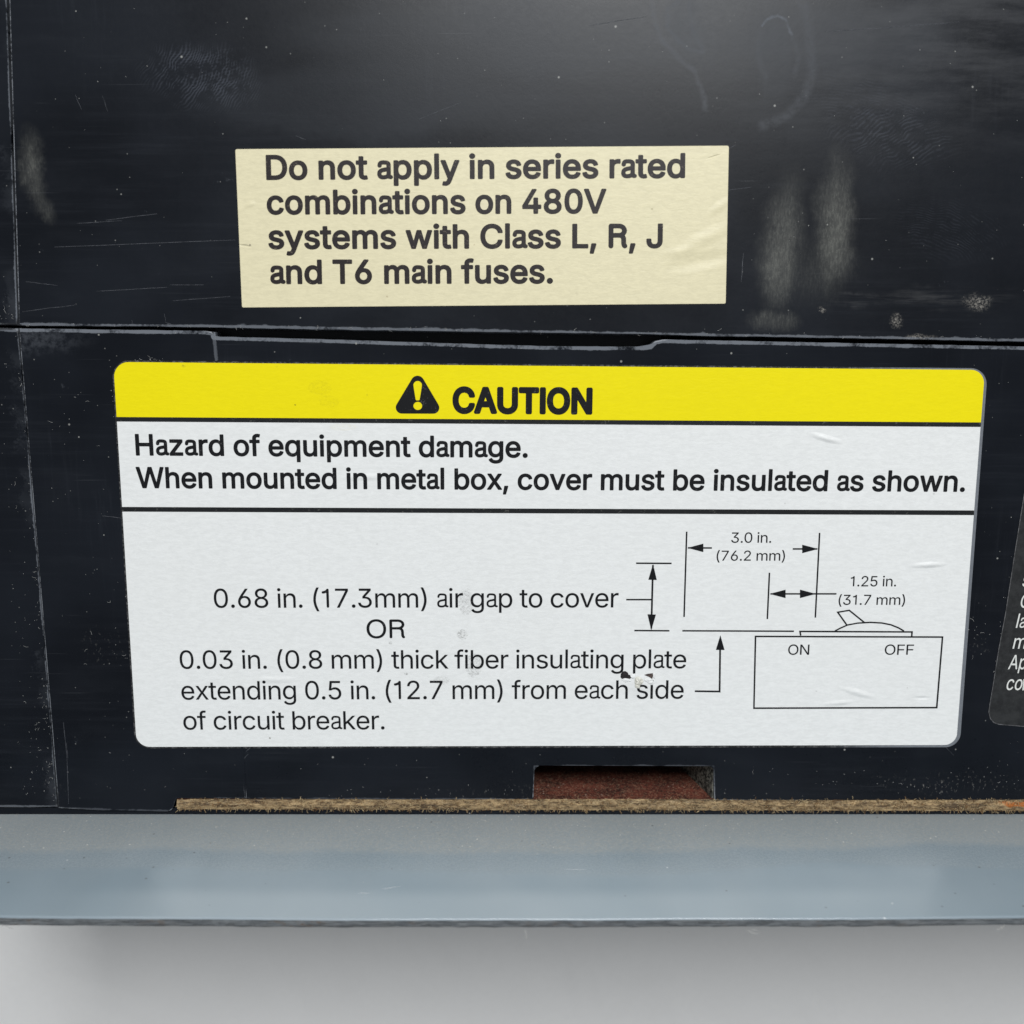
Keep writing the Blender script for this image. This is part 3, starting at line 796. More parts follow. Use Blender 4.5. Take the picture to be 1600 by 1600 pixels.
# ---------------------------------------------------------------- letter outlines (cap height 1000)
GLYPHS = {
 'medium': {
  ' ': (402, []),
  ',': (409, [[51,-259,44,-248,42,-228,103,152,111,163,121,170,131,172,261,173,281,170,292,162,299,152,301,132,196,-248,181,-264,161,-268,71,-267,61,-265]]),
  '.': (409, [[145,-34,115,-18,95,1,81,19,69,49,65,69,65,89,70,119,79,139,93,159,114,179,135,192,155,199,175,203,205,202,235,194,255,183,273,169,296,139,305,115,310,89,308,59,303,39,286,9,275,-4,254,-21,235,-32,205,-40,185,-41,155,-37]]),
  'H': (1056, [[95,-23,88,-13,85,7,85,987,86,1007,90,1017,105,1030,125,1033,245,1033,263,1027,273,1017,277,1007,278,997,278,617,278,607,285,601,725,601,735,603,738,607,738,987,739,1007,743,1017,755,1029,775,1033,895,1033,905,1032,916,1027,925,1018,930,1007,931,987,931,7,928,-13,921,-23,905,-32,895,-33,775,-33,755,-28,748,-23,741,-13,739,-3,738,417,735,421,285,423,278,417,278,407,277,-3,275,-13,265,-26,255,-31,245,-33,115,-33,105,-30]]),
  'W': (1389, [[289,-29,279,-21,271,-3,2,987,0,1007,9,1023,19,1030,29,1033,159,1033,179,1028,190,1017,357,377,379,280,569,1006,574,1017,584,1027,589,1030,609,1033,749,1033,764,1027,774,1017,959,313,969,284,999,407,1158,1017,1169,1028,1189,1033,1319,1032,1329,1030,1339,1022,1348,1007,1347,987,1076,-3,1065,-23,1049,-32,1039,-33,899,-33,889,-32,879,-28,866,-13,679,674,669,676,483,-13,476,-23,469,-28,449,-33,309,-33]]),
  'a': (680, [[210,-20,180,-12,150,1,120,20,87,52,62,92,48,132,42,162,40,192,44,252,55,292,74,332,100,366,130,393,170,417,200,430,240,444,300,458,400,475,422,482,425,492,424,592,420,598,410,604,370,611,300,615,240,612,230,608,225,602,219,582,210,535,200,514,190,502,170,489,150,482,120,482,100,489,80,502,71,512,60,532,57,542,56,572,59,602,68,642,86,682,110,716,128,732,150,748,190,765,240,774,300,775,380,771,450,759,480,749,500,738,536,712,560,682,577,642,582,622,585,582,587,152,590,142,610,139,620,136,640,123,652,112,663,92,669,72,667,42,659,22,643,2,620,-12,600,-17,560,-16,530,-11,500,2,480,15,470,17,430,-2,400,-12,360,-21,320,-26,280,-28,250,-27],[227,142,260,134,310,134,360,143,380,151,400,162,418,182,424,202,424,312,420,316,340,302,280,289,240,273,220,259,208,242,202,222,201,192,203,172,210,156]]),
  'b': (874, [[370,-40,340,-30,320,-20,287,1,260,24,256,21,253,11,250,-12,240,-25,230,-31,100,-32,90,-30,80,-23,72,-9,71,1001,79,1021,96,1031,230,1032,240,1028,250,1018,256,1001,257,731,257,721,260,717,290,743,330,766,360,777,400,786,450,789,490,786,550,775,580,764,610,750,653,721,687,691,705,671,721,651,745,611,768,561,781,521,790,481,799,411,799,341,795,291,784,231,769,181,747,131,722,91,690,51,657,21,610,-10,570,-28,520,-42,480,-48,430,-48],[386,131,410,126,430,125,470,129,500,139,523,151,556,181,581,221,593,251,606,301,611,351,609,421,600,471,581,521,555,561,530,585,500,603,460,613,420,615,380,608,350,596,330,581,302,551,284,521,272,491,260,441,255,371,256,341,264,281,276,241,295,201,319,171,350,146]]),
  'c': (817, [[324,-40,274,-26,244,-13,188,21,164,41,135,71,114,97,92,131,68,181,57,211,46,251,39,291,34,371,36,411,45,481,55,521,69,561,88,601,113,641,156,691,206,731,244,753,274,766,334,782,404,789,444,787,484,781,524,772,574,752,624,723,664,688,696,651,725,601,743,551,740,531,734,521,724,514,594,482,584,484,573,491,566,501,549,541,525,571,504,589,474,604,434,614,394,615,354,608,316,591,282,561,261,531,242,491,229,441,223,391,224,331,232,281,249,231,264,202,280,181,313,151,344,135,364,129,394,125,424,125,454,129,474,136,504,151,524,167,544,191,573,251,584,260,594,263,614,260,724,232,740,221,744,212,746,201,745,191,721,131,690,81,673,61,644,33,594,-2,534,-29,474,-44,404,-49,374,-48]]),
  'd': (874, [[304,-40,264,-28,234,-15,204,2,167,31,136,61,113,91,88,131,66,181,54,217,44,261,35,331,34,371,35,411,44,481,54,524,66,561,84,601,107,641,129,671,154,698,184,724,224,749,254,764,284,774,314,782,354,787,384,789,434,785,474,777,504,766,544,742,574,718,577,721,578,731,578,1001,584,1019,594,1028,604,1032,614,1033,734,1033,744,1030,756,1021,764,1001,763,-9,754,-22,744,-30,734,-33,614,-33,601,-29,589,-19,583,-9,582,11,579,21,574,24,547,1,514,-20,484,-34,454,-42,414,-48,384,-49,354,-48],[356,131,384,126,424,126,454,132,494,152,514,170,539,201,554,231,570,281,579,341,578,411,571,461,555,511,534,549,505,581,474,601,444,611,414,614,384,614,364,612,334,603,304,585,274,555,253,521,244,501,228,441,222,371,224,341,230,291,244,241,264,201,288,171,304,156,324,143]]),
  'e': (834, [[324,-39,274,-26,244,-13,214,4,184,24,154,50,124,83,97,121,84,144,67,181,57,211,46,251,38,301,34,361,35,401,45,481,65,551,83,591,106,631,128,661,154,691,204,731,234,749,264,763,294,773,334,783,404,789,444,786,484,780,554,758,587,741,614,724,634,708,664,679,701,631,731,571,741,541,751,501,761,421,762,331,760,321,754,311,744,304,724,300,234,299,226,291,233,261,244,230,260,201,274,182,304,156,344,135,394,125,434,124,464,129,494,138,514,148,544,174,556,191,578,231,594,240,614,238,734,206,748,191,750,181,749,171,743,151,730,121,697,71,654,29,604,-4,544,-30,504,-41,464,-47,424,-49,384,-48],[229,471,234,467,554,467,564,468,568,471,560,501,547,531,535,551,514,575,494,591,464,606,444,612,404,616,374,614,344,607,314,594,294,580,266,551,253,531,238,501]]),
  'f': (538, [[140,-26,129,-13,125,7,124,607,120,610,10,610,0,613,-10,620,-16,627,-20,647,-20,747,-18,757,-10,769,0,775,10,778,120,780,125,787,127,877,132,907,141,937,157,967,171,987,200,1017,229,1037,250,1049,280,1060,310,1069,340,1073,410,1073,470,1061,490,1054,500,1048,507,1037,510,1027,509,1017,480,917,470,897,460,891,450,888,410,896,390,898,370,898,350,894,335,887,325,877,314,847,312,787,320,779,450,778,460,777,473,767,481,747,481,647,477,627,460,612,440,610,320,610,314,607,312,597,311,-3,308,-13,300,-25,280,-33,160,-33,150,-32]]),
  'g': (875, [[314,-321,274,-312,234,-299,193,-279,154,-253,118,-219,86,-179,69,-149,67,-139,67,-129,72,-119,94,-101,184,-51,194,-47,204,-48,214,-51,224,-58,254,-97,277,-119,304,-137,333,-149,364,-156,404,-158,444,-156,484,-147,514,-134,534,-121,554,-101,567,-79,577,-39,578,41,574,45,534,15,504,-1,484,-9,454,-17,424,-21,354,-22,294,-13,234,8,184,38,155,61,135,81,103,121,80,161,62,201,53,231,40,291,35,341,36,421,45,491,66,561,84,601,107,641,130,671,154,697,184,723,214,743,254,763,284,774,324,784,354,787,384,788,434,786,474,778,504,766,544,744,574,719,579,721,582,731,583,751,587,761,594,770,604,776,614,779,734,779,744,776,754,769,761,761,765,741,765,-9,764,-49,759,-89,741,-149,732,-169,713,-199,677,-239,634,-272,584,-297,524,-316,464,-326,404,-329,354,-327],[376,151,414,150,444,153,484,166,519,191,544,221,559,251,566,271,576,311,580,351,580,401,575,451,565,491,544,537,517,571,493,591,464,605,424,614,384,614,344,606,314,592,284,566,264,541,243,501,231,461,224,411,223,371,228,311,242,261,256,231,269,211,284,193,314,171,344,157]]),
  'h': (846, [[80,-23,74,-13,70,7,71,1007,80,1023,90,1030,100,1032,230,1032,240,1028,250,1019,256,1007,257,737,257,727,260,723,310,757,350,773,380,782,420,788,450,789,480,787,520,781,570,765,590,756,622,737,646,717,670,690,687,667,703,637,712,617,724,577,734,507,734,-3,732,-13,725,-23,710,-32,700,-33,580,-33,570,-30,560,-25,552,-13,550,-3,549,457,545,507,530,550,511,577,500,586,480,599,460,607,430,613,410,614,380,611,360,606,340,599,320,587,300,571,282,547,271,527,264,507,259,477,256,437,256,-3,253,-13,240,-28,230,-32,220,-33,100,-33,90,-30]]),
  'i': (367, [[88,-29,74,-13,70,7,70,747,73,757,79,767,88,774,98,778,228,778,238,774,248,767,256,747,256,-3,253,-13,247,-23,228,-32,108,-33,98,-33],[128,843,108,852,88,865,62,897,53,917,48,947,50,967,55,987,64,1007,80,1027,98,1042,118,1053,138,1060,168,1062,188,1060,208,1054,228,1044,248,1028,271,997,280,967,281,947,279,927,273,907,261,887,248,872,228,856,208,845,188,840,168,838,148,839]]),
  'l': (367, [[81,-23,74,-13,71,7,72,1037,81,1053,91,1060,101,1062,231,1062,242,1057,251,1048,256,1037,257,1027,256,-3,254,-13,247,-23,231,-32,101,-33,91,-30]]),
  'm': (1238, [[80,-23,74,-13,70,7,70,747,73,757,80,769,90,775,100,778,230,777,245,767,250,758,253,737,260,726,280,743,302,757,340,776,370,785,410,791,460,790,490,785,520,776,550,761,583,737,602,717,620,693,630,687,670,727,700,749,736,767,770,780,800,787,840,791,880,791,910,788,940,781,990,761,1010,749,1039,727,1075,687,1094,657,1111,617,1121,577,1127,527,1128,7,1124,-13,1110,-28,1100,-32,1090,-33,970,-33,951,-23,945,-13,942,-3,941,497,938,537,927,567,910,587,900,594,880,605,860,612,820,616,780,611,760,603,740,592,724,577,710,558,701,537,695,517,692,477,692,7,689,-13,680,-25,670,-31,660,-33,540,-33,520,-27,509,-13,507,-3,506,507,503,537,490,568,480,581,462,597,430,611,410,616,390,616,350,610,330,602,306,587,280,557,269,537,260,508,257,467,256,-3,253,-13,240,-28,230,-32,220,-33,100,-33,90,-30]]),
  'n': (845, [[80,-23,74,-13,70,7,70,747,79,767,90,776,110,779,230,777,243,767,250,757,254,727,260,723,280,739,310,757,360,777,420,788,470,788,500,785,550,773,590,756,620,738,660,701,692,657,715,607,729,547,734,507,735,467,735,7,730,-16,725,-23,710,-32,580,-33,570,-30,560,-25,552,-13,550,-3,549,457,545,507,530,550,511,577,500,586,480,599,460,607,430,613,410,614,380,611,360,606,340,599,320,587,300,571,282,547,271,527,264,507,259,477,256,437,256,-3,253,-13,240,-28,230,-32,220,-33,100,-33,90,-30]]),
  'o': (856, [[324,-40,274,-26,244,-13,188,21,164,41,135,71,114,97,92,131,72,171,57,211,46,251,39,291,34,371,36,411,45,481,55,521,69,561,88,601,113,641,156,691,206,731,244,753,274,766,334,782,404,789,444,787,484,782,544,765,574,752,610,731,644,706,674,677,704,641,723,611,738,581,754,542,764,511,776,451,782,371,781,331,772,261,759,211,749,181,718,121,704,99,674,63,653,41,614,11,574,-12,544,-25,504,-38,474,-44,414,-49,374,-48],[356,131,384,126,434,126,474,135,504,151,534,178,558,211,576,251,589,301,594,361,592,411,581,471,566,511,542,551,514,581,484,600,444,612,404,615,364,611,334,601,304,582,274,551,255,521,239,481,229,441,222,371,225,321,232,281,249,231,272,191,294,166,324,144]]),
  'p': (874, [[80,-304,74,-294,70,-274,70,746,73,756,80,769,90,776,100,778,230,777,245,766,250,758,253,746,253,726,260,718,300,749,340,770,380,782,420,787,480,787,520,782,560,771,600,755,632,736,660,716,682,696,710,665,737,626,753,596,770,556,783,516,794,456,798,416,799,326,795,286,783,226,770,185,754,146,732,106,711,76,685,46,663,26,610,-10,550,-35,510,-44,460,-49,420,-48,380,-42,350,-33,320,-20,290,-1,260,24,257,16,256,-284,253,-294,240,-308,230,-313,220,-313,100,-313,90,-310],[409,126,450,126,480,131,510,143,542,166,567,196,584,226,601,276,610,326,612,376,607,436,595,486,573,536,550,567,520,592,490,606,450,614,410,614,380,608,350,595,324,576,298,546,282,516,267,476,258,426,255,366,259,306,271,256,287,216,310,180,340,152,360,141,380,133]]),
  'q': (874, [[594,-308,584,-299,578,-284,578,16,574,24,544,-1,507,-24,474,-37,434,-46,384,-49,344,-47,294,-37,264,-28,234,-15,204,2,172,26,132,66,114,89,91,126,67,176,54,216,44,256,38,296,34,366,35,406,45,486,55,526,77,586,92,616,111,646,134,676,164,706,194,731,224,749,254,764,294,777,344,786,384,789,434,785,474,777,514,760,544,742,574,718,582,726,582,746,584,756,590,766,604,776,614,779,734,778,744,775,754,768,762,756,764,736,763,-284,761,-294,754,-304,744,-310,734,-313,614,-314,604,-313],[379,126,414,126,454,133,484,146,511,166,534,193,553,226,569,276,578,326,580,376,575,436,564,486,544,534,520,566,494,589,464,605,424,614,384,614,344,607,314,592,294,576,268,546,246,506,233,466,225,416,222,366,227,306,236,266,255,216,275,186,304,156,339,136]]),
  'r': (549, [[80,-23,74,-13,70,7,70,737,73,757,80,769,90,776,100,778,220,778,230,777,243,767,250,757,254,737,260,733,280,748,310,765,360,783,400,789,460,788,490,785,502,777,509,767,511,757,512,637,510,627,500,609,490,603,480,601,430,606,390,606,346,597,320,585,298,567,274,537,265,517,258,487,257,467,256,-3,253,-13,240,-28,230,-32,220,-33,100,-33,90,-30]]),
  's': (757, [[267,-40,227,-30,176,-9,130,21,97,53,70,91,55,121,44,151,37,181,37,191,47,208,67,218,167,239,187,242,197,240,208,231,215,221,226,191,237,171,247,159,267,144,287,134,317,126,337,123,377,123,407,127,437,136,467,154,483,171,488,181,493,201,491,221,477,242,447,261,417,271,287,302,224,321,167,349,124,381,105,401,87,428,75,451,66,481,61,511,59,541,61,571,68,601,87,649,117,690,150,721,198,751,257,774,317,786,367,789,397,788,467,778,507,765,537,750,577,723,607,695,637,653,658,611,670,571,668,561,663,551,652,541,637,536,537,513,517,514,505,521,497,531,476,571,459,591,447,601,427,611,407,617,367,621,317,614,297,607,277,595,261,581,253,571,247,551,248,531,257,513,267,503,297,486,327,475,457,444,517,426,571,401,613,371,647,334,661,311,673,281,679,261,683,231,683,191,679,161,663,111,646,81,631,61,613,41,589,21,541,-9,477,-34,417,-46,337,-49]]),
  't': (487, [[260,-33,210,-17,183,-1,157,19,126,59,111,89,101,119,97,149,95,189,95,599,91,609,10,611,0,613,-10,620,-17,629,-20,639,-20,749,-17,759,-10,769,0,775,10,778,90,779,95,789,95,929,98,939,104,949,120,958,130,959,250,959,260,957,270,950,278,939,280,929,281,789,289,779,410,777,423,769,433,749,433,639,430,629,422,619,410,612,400,610,290,610,285,609,281,599,281,189,283,169,288,149,300,138,320,132,340,131,400,138,410,135,420,128,426,119,430,109,451,-1,448,-11,440,-22,420,-31,390,-37,330,-41,290,-39]]),
  'u': (846, [[280,-34,230,-18,200,-2,170,20,152,37,134,57,108,97,95,127,85,157,75,207,71,267,70,737,73,757,80,768,90,776,110,779,230,778,240,774,254,757,256,737,257,287,261,237,274,197,290,174,308,157,340,140,370,133,390,132,420,134,440,138,470,149,490,162,507,177,522,197,533,217,543,247,549,297,549,737,551,757,560,770,570,776,580,778,700,779,710,778,720,772,733,757,735,737,735,7,732,-13,725,-23,710,-32,580,-32,570,-29,556,-13,550,28,520,4,491,-13,450,-29,420,-37,390,-41,360,-43,330,-42]]),
  'v': (805, [[301,-27,291,-16,285,-3,6,727,1,747,4,757,10,767,21,776,41,779,161,779,181,774,191,765,196,757,381,241,391,263,571,762,581,773,601,779,721,779,741,776,751,770,761,757,763,747,761,735,475,-13,461,-28,441,-33,321,-33]]),
  'w': (1154, [[251,-26,241,-14,237,-3,15,727,11,747,14,757,21,769,31,776,41,778,161,779,181,777,196,767,202,757,292,437,331,287,341,305,362,387,461,747,471,767,481,775,501,779,621,779,641,772,653,757,748,407,781,278,815,407,913,757,920,767,931,776,951,779,1071,779,1081,776,1095,767,1101,757,1103,747,1101,734,878,-3,867,-23,851,-32,721,-33,711,-30,701,-24,694,-13,596,327,561,457,551,448,420,-13,411,-25,391,-33,271,-33,261,-31]]),
  'x': (784, [[18,-24,11,-13,9,-3,9,7,13,17,261,377,262,387,29,727,23,747,32,767,48,778,58,779,188,779,208,776,221,767,228,758,368,537,378,531,418,599,528,766,538,774,558,779,688,779,708,774,718,763,724,747,718,727,481,377,731,17,735,7,736,-3,728,-21,718,-29,698,-33,568,-33,548,-29,533,-13,415,167,378,227,368,230,330,167,208,-16,198,-27,178,-33,48,-33,28,-30]]),
  'z': (787, [[59,-23,52,-13,49,7,49,87,54,107,433,597,429,601,419,602,99,602,79,606,67,617,61,637,61,747,69,766,79,775,99,779,649,779,669,775,679,766,687,747,687,657,684,637,312,147,319,144,669,143,679,140,689,134,698,117,698,-3,696,-13,689,-23,669,-33,659,-33,89,-33,69,-30]]),
 },
 'bold': {
  ' ': (412, []),
  ',': (421, [[51,-271,38,-258,33,-248,32,-228,90,142,97,162,111,176,131,183,271,182,291,176,301,168,310,152,311,132,206,-248,202,-258,191,-270,171,-278,71,-278]]),
  '.': (421, [[145,-45,115,-30,95,-14,70,19,61,39,55,69,55,89,60,119,68,139,85,165,105,184,125,197,145,206,175,213,195,213,225,208,248,199,265,188,286,169,302,149,314,119,319,99,319,69,313,39,305,19,291,-1,275,-19,255,-33,225,-46,205,-51,175,-51]]),
  '0': (942, [[361,-47,331,-40,291,-24,261,-8,221,20,195,44,168,74,134,124,113,164,93,214,81,254,69,304,60,354,55,404,51,484,56,604,71,704,84,754,101,804,118,844,141,885,176,934,194,954,227,984,261,1008,291,1024,331,1039,371,1049,411,1055,451,1056,491,1054,531,1047,571,1035,621,1013,651,993,691,960,715,934,738,904,763,864,782,824,807,754,820,704,829,654,835,604,839,544,839,454,835,394,829,344,817,284,807,244,786,184,761,132,741,99,714,64,691,39,661,13,631,-7,595,-26,561,-39,521,-49,471,-55,411,-55],[414,144,451,141,491,147,524,164,541,177,557,194,583,234,607,294,621,354,630,424,633,504,627,604,620,654,611,694,598,734,573,784,559,804,541,824,521,839,501,849,461,859,421,858,401,854,381,845,351,825,324,794,302,754,283,704,269,644,261,574,258,494,262,414,271,344,290,274,313,224,341,186,371,161,391,150]]),
  '4': (942, [[535,-38,518,-23,511,-3,511,157,505,164,65,167,48,177,37,197,35,317,45,340,452,1027,465,1038,485,1042,615,1043,635,1035,650,1017,653,997,647,977,288,367,295,362,505,362,510,367,511,377,511,627,518,647,527,657,545,666,665,667,685,665,695,661,710,647,717,627,718,367,725,362,815,362,831,357,845,347,851,337,855,317,855,207,854,197,845,180,835,171,825,166,815,164,725,164,717,157,717,-3,710,-23,701,-33,685,-41,675,-43,555,-43]]),
  '6': (942, [[362,-48,322,-37,292,-25,232,9,182,52,163,74,142,104,124,134,107,174,94,214,86,254,82,324,86,374,91,404,105,454,124,504,149,554,183,614,235,694,462,1025,472,1035,492,1043,642,1042,662,1031,672,1017,676,1004,672,984,453,664,462,660,502,658,552,651,612,631,642,616,677,594,702,572,732,540,757,504,773,474,789,434,797,404,805,354,807,304,804,254,796,214,784,174,772,144,735,84,710,54,689,34,662,12,632,-8,602,-24,572,-36,512,-51,442,-56,412,-55],[404,144,432,139,462,139,492,145,522,159,542,172,562,194,582,224,593,254,599,284,600,324,596,354,582,394,571,414,544,444,522,459,492,472,462,478,432,478,402,473,372,462,345,444,325,424,306,394,295,364,290,334,289,294,294,264,308,224,326,194,346,174,372,156]]),
  '8': (942, [[349,-48,309,-39,249,-17,199,11,169,33,139,62,113,94,89,134,73,174,61,234,59,274,66,334,77,374,100,424,128,464,159,496,195,524,190,534,169,554,149,578,133,604,117,634,105,674,97,714,95,744,97,784,100,804,111,844,119,865,139,903,179,954,229,995,261,1014,289,1027,349,1046,419,1056,449,1056,499,1053,549,1044,589,1031,629,1013,669,988,709,954,735,924,759,886,774,854,786,814,792,774,792,724,786,684,771,634,756,604,736,574,698,534,694,524,719,505,749,477,776,444,799,404,816,364,827,314,831,274,829,234,825,204,813,164,801,134,779,97,739,50,709,25,678,4,639,-17,609,-30,569,-42,519,-51,439,-56,399,-54],[397,144,449,140,479,142,519,150,559,167,579,182,598,204,609,224,616,244,619,274,615,304,609,324,599,344,579,369,549,393,509,410,489,415,439,419,399,415,359,403,329,386,309,369,289,343,276,314,270,274,273,244,284,214,299,192,329,167,358,154],[425,614,449,613,479,615,499,620,527,634,542,644,559,662,569,677,579,701,584,724,584,744,580,774,573,794,560,814,549,826,529,840,509,850,479,858,449,861,409,858,389,853,359,840,339,825,322,804,312,784,305,754,306,714,315,684,327,664,346,644,369,629,399,618]]),
  'C': (1054, [[426,-47,356,-28,316,-11,271,14,236,38,205,64,176,94,146,130,117,174,96,212,78,254,62,304,50,354,42,404,36,494,38,544,43,604,51,654,64,704,81,754,105,804,136,855,166,895,203,934,236,962,268,984,306,1006,346,1024,396,1040,436,1049,486,1055,546,1056,606,1050,666,1037,706,1023,749,1004,798,974,856,924,876,902,905,864,923,834,942,794,957,754,967,714,973,684,967,664,956,651,936,642,806,642,786,645,776,651,765,664,753,704,740,734,726,756,706,781,686,800,656,820,606,842,546,852,496,851,446,842,406,826,376,808,356,792,336,773,312,744,294,714,276,677,257,614,251,574,247,524,250,434,263,364,284,304,307,264,330,234,361,204,386,186,426,165,446,158,476,151,526,147,566,150,616,162,656,180,686,201,710,224,732,254,748,284,764,334,776,349,786,355,806,358,936,358,946,355,956,349,966,336,972,324,971,304,959,254,950,224,932,184,916,154,889,114,864,84,836,57,794,24,756,0,716,-19,676,-34,626,-47,556,-55,526,-56,476,-54]]),
  'D': (1039, [[95,-36,82,-23,78,-13,75,7,75,997,79,1017,85,1027,95,1036,115,1043,435,1043,495,1041,545,1035,585,1028,625,1016,675,997,715,977,755,951,795,917,835,874,865,833,891,787,908,747,925,697,937,647,948,567,950,507,949,447,942,387,933,337,912,267,891,217,870,177,842,137,815,106,775,68,745,45,715,26,675,5,625,-14,585,-26,525,-37,435,-43,125,-43,105,-41],[291,157,295,155,455,156,515,164,565,178,605,197,645,227,665,247,680,267,708,317,719,347,730,387,737,427,741,467,740,547,734,597,725,636,716,667,703,697,686,727,665,755,625,792,605,805,575,820,535,833,505,839,465,844,295,845,288,837,288,167]]),
  'J': (831, [[272,-47,232,-35,192,-18,152,6,122,30,100,54,84,74,64,104,50,134,34,184,25,234,22,284,22,334,25,354,30,364,40,374,52,380,62,382,192,383,212,377,227,364,232,354,236,264,243,224,257,194,273,174,292,159,322,146,342,143,372,142,412,149,432,158,453,174,469,194,479,214,485,234,491,274,491,994,494,1014,499,1024,509,1034,522,1041,532,1043,672,1041,687,1034,697,1024,702,1014,704,994,704,284,701,234,696,204,680,144,662,104,632,60,608,34,582,12,532,-19,502,-33,462,-45,412,-54,352,-56,322,-54]]),
  'L': (824, [[95,-36,82,-23,78,-13,75,7,76,1007,85,1027,105,1041,115,1042,255,1042,265,1038,278,1027,284,1017,288,997,288,167,291,157,295,155,705,155,725,152,735,147,744,137,753,117,752,-3,746,-23,737,-33,725,-40,705,-43,125,-43,105,-41]]),
  'R': (941, [[145,-37,118,-23,97,-3,81,27,75,57,75,937,82,977,101,1007,124,1027,145,1037,175,1043,515,1042,585,1034,655,1011,725,968,776,917,815,853,838,777,839,697,819,627,780,557,753,527,781,477,793,447,803,407,809,357,812,217,816,167,820,147,844,117,857,87,860,47,852,17,835,-8,815,-26,802,-33,775,-41,755,-43,735,-40,705,-28,675,-3,651,27,634,57,615,117,606,197,605,317,602,357,596,387,585,405,575,414,545,423,515,426,285,426,281,417,281,57,275,27,266,7,255,-8,225,-31,205,-39,185,-42,165,-42],[281,637,285,633,295,633,505,633,535,637,565,646,595,663,615,684,624,697,633,727,632,747,626,767,614,787,595,807,575,820,545,831,495,837,285,836,281,827]]),
  'T': (933, [[359,-38,343,-23,338,-13,336,7,336,837,329,844,69,845,49,847,39,852,29,861,21,877,19,997,23,1017,29,1027,39,1036,49,1041,69,1043,809,1043,829,1041,839,1038,852,1027,859,1017,862,997,861,877,849,858,839,850,829,847,809,845,559,845,549,841,548,837,545,-13,541,-23,532,-33,509,-42,379,-43]]),
  'V': (995, [[379,-37,369,-29,360,-13,-5,977,-10,997,-7,1017,-1,1027,9,1036,29,1043,169,1043,187,1037,199,1027,205,1017,423,407,469,266,479,271,529,421,737,1017,749,1033,759,1040,769,1042,909,1043,929,1038,943,1027,949,1017,952,1007,951,987,582,-23,569,-36,549,-42,399,-43]]),
  'a': (692, [[200,-28,160,-15,120,7,82,42,56,82,37,132,31,182,33,242,44,292,60,329,83,362,126,402,160,423,200,441,233,452,300,468,410,488,414,492,415,502,414,582,410,592,390,598,360,602,260,605,240,601,232,592,229,582,223,542,216,522,200,498,170,477,150,472,120,471,100,478,77,492,60,511,50,532,47,542,46,572,51,612,58,642,74,682,102,722,120,739,140,753,160,764,190,775,230,783,260,785,370,782,420,776,450,769,480,759,520,738,550,712,572,682,588,642,595,592,596,162,599,152,620,146,640,136,665,112,670,102,679,72,680,62,674,32,664,12,646,-8,630,-18,600,-27,570,-27,530,-21,500,-9,480,3,470,5,430,-13,400,-23,360,-32,330,-35,280,-38,250,-37],[229,152,260,144,310,144,355,152,380,162,397,172,410,190,413,202,415,292,413,302,410,304,340,292,290,281,260,271,230,255,220,244,215,232,211,202,214,172,218,162]]),
  'b': (886, [[370,-50,320,-31,290,-13,270,2,250,-30,240,-38,220,-43,100,-42,90,-40,72,-29,61,-9,60,1001,62,1011,70,1027,90,1041,100,1042,230,1042,250,1033,261,1021,266,1001,266,751,270,740,300,761,330,777,360,788,400,796,450,799,490,796,540,788,580,775,611,761,658,731,690,702,710,681,733,651,762,601,779,561,792,521,804,461,809,411,809,341,804,281,794,231,780,181,752,121,727,81,694,41,660,11,615,-19,580,-35,540,-48,490,-57,430,-58],[388,141,420,136,460,137,490,145,520,161,550,191,570,221,583,251,596,301,601,351,600,411,592,461,580,501,558,541,532,571,500,592,470,602,430,605,390,600,364,591,340,577,314,551,295,521,282,491,272,451,265,401,266,341,272,291,287,241,307,201,330,173,360,152]]),
  'c': (829, [[324,-50,274,-37,234,-20,204,-2,174,19,149,41,114,81,86,121,74,143,57,181,47,211,36,251,28,301,24,361,26,411,37,491,44,521,58,561,77,601,101,641,124,672,152,701,204,742,234,759,264,773,304,786,344,794,374,797,424,798,494,790,544,775,594,753,634,728,666,701,701,661,731,611,753,551,751,531,746,521,737,511,724,504,594,472,574,478,564,486,555,501,543,531,524,558,504,576,474,593,434,604,394,605,354,598,324,584,294,559,267,521,250,481,237,431,232,371,235,321,245,271,260,231,285,191,314,162,332,151,354,142,384,136,414,135,444,138,474,146,494,156,514,171,532,191,545,211,564,256,574,266,594,273,614,270,734,239,744,231,751,221,755,211,755,191,733,131,716,101,695,71,654,29,624,5,594,-13,535,-39,504,-48,464,-55,404,-59,364,-57]]),
  'd': (886, [[304,-50,254,-35,224,-21,194,-3,151,31,123,61,100,91,82,121,55,181,44,215,34,261,26,321,24,371,26,421,34,481,43,521,56,561,73,601,96,641,117,671,143,701,174,728,204,749,234,766,274,782,314,792,354,797,404,798,434,795,454,792,494,780,524,766,564,740,568,751,568,1001,574,1021,584,1033,604,1042,724,1043,744,1041,754,1036,764,1026,772,1011,774,1001,774,1,769,-19,754,-36,734,-43,614,-43,596,-39,584,-30,564,2,524,-26,499,-39,474,-47,444,-54,404,-59,354,-58],[355,141,374,137,404,135,434,138,464,147,490,161,512,181,534,211,552,251,564,301,569,341,569,401,561,461,544,511,528,541,501,571,474,590,434,603,404,605,364,602,334,592,304,573,284,551,264,521,248,481,238,441,233,391,234,331,242,281,255,241,274,205,294,179,324,155]]),
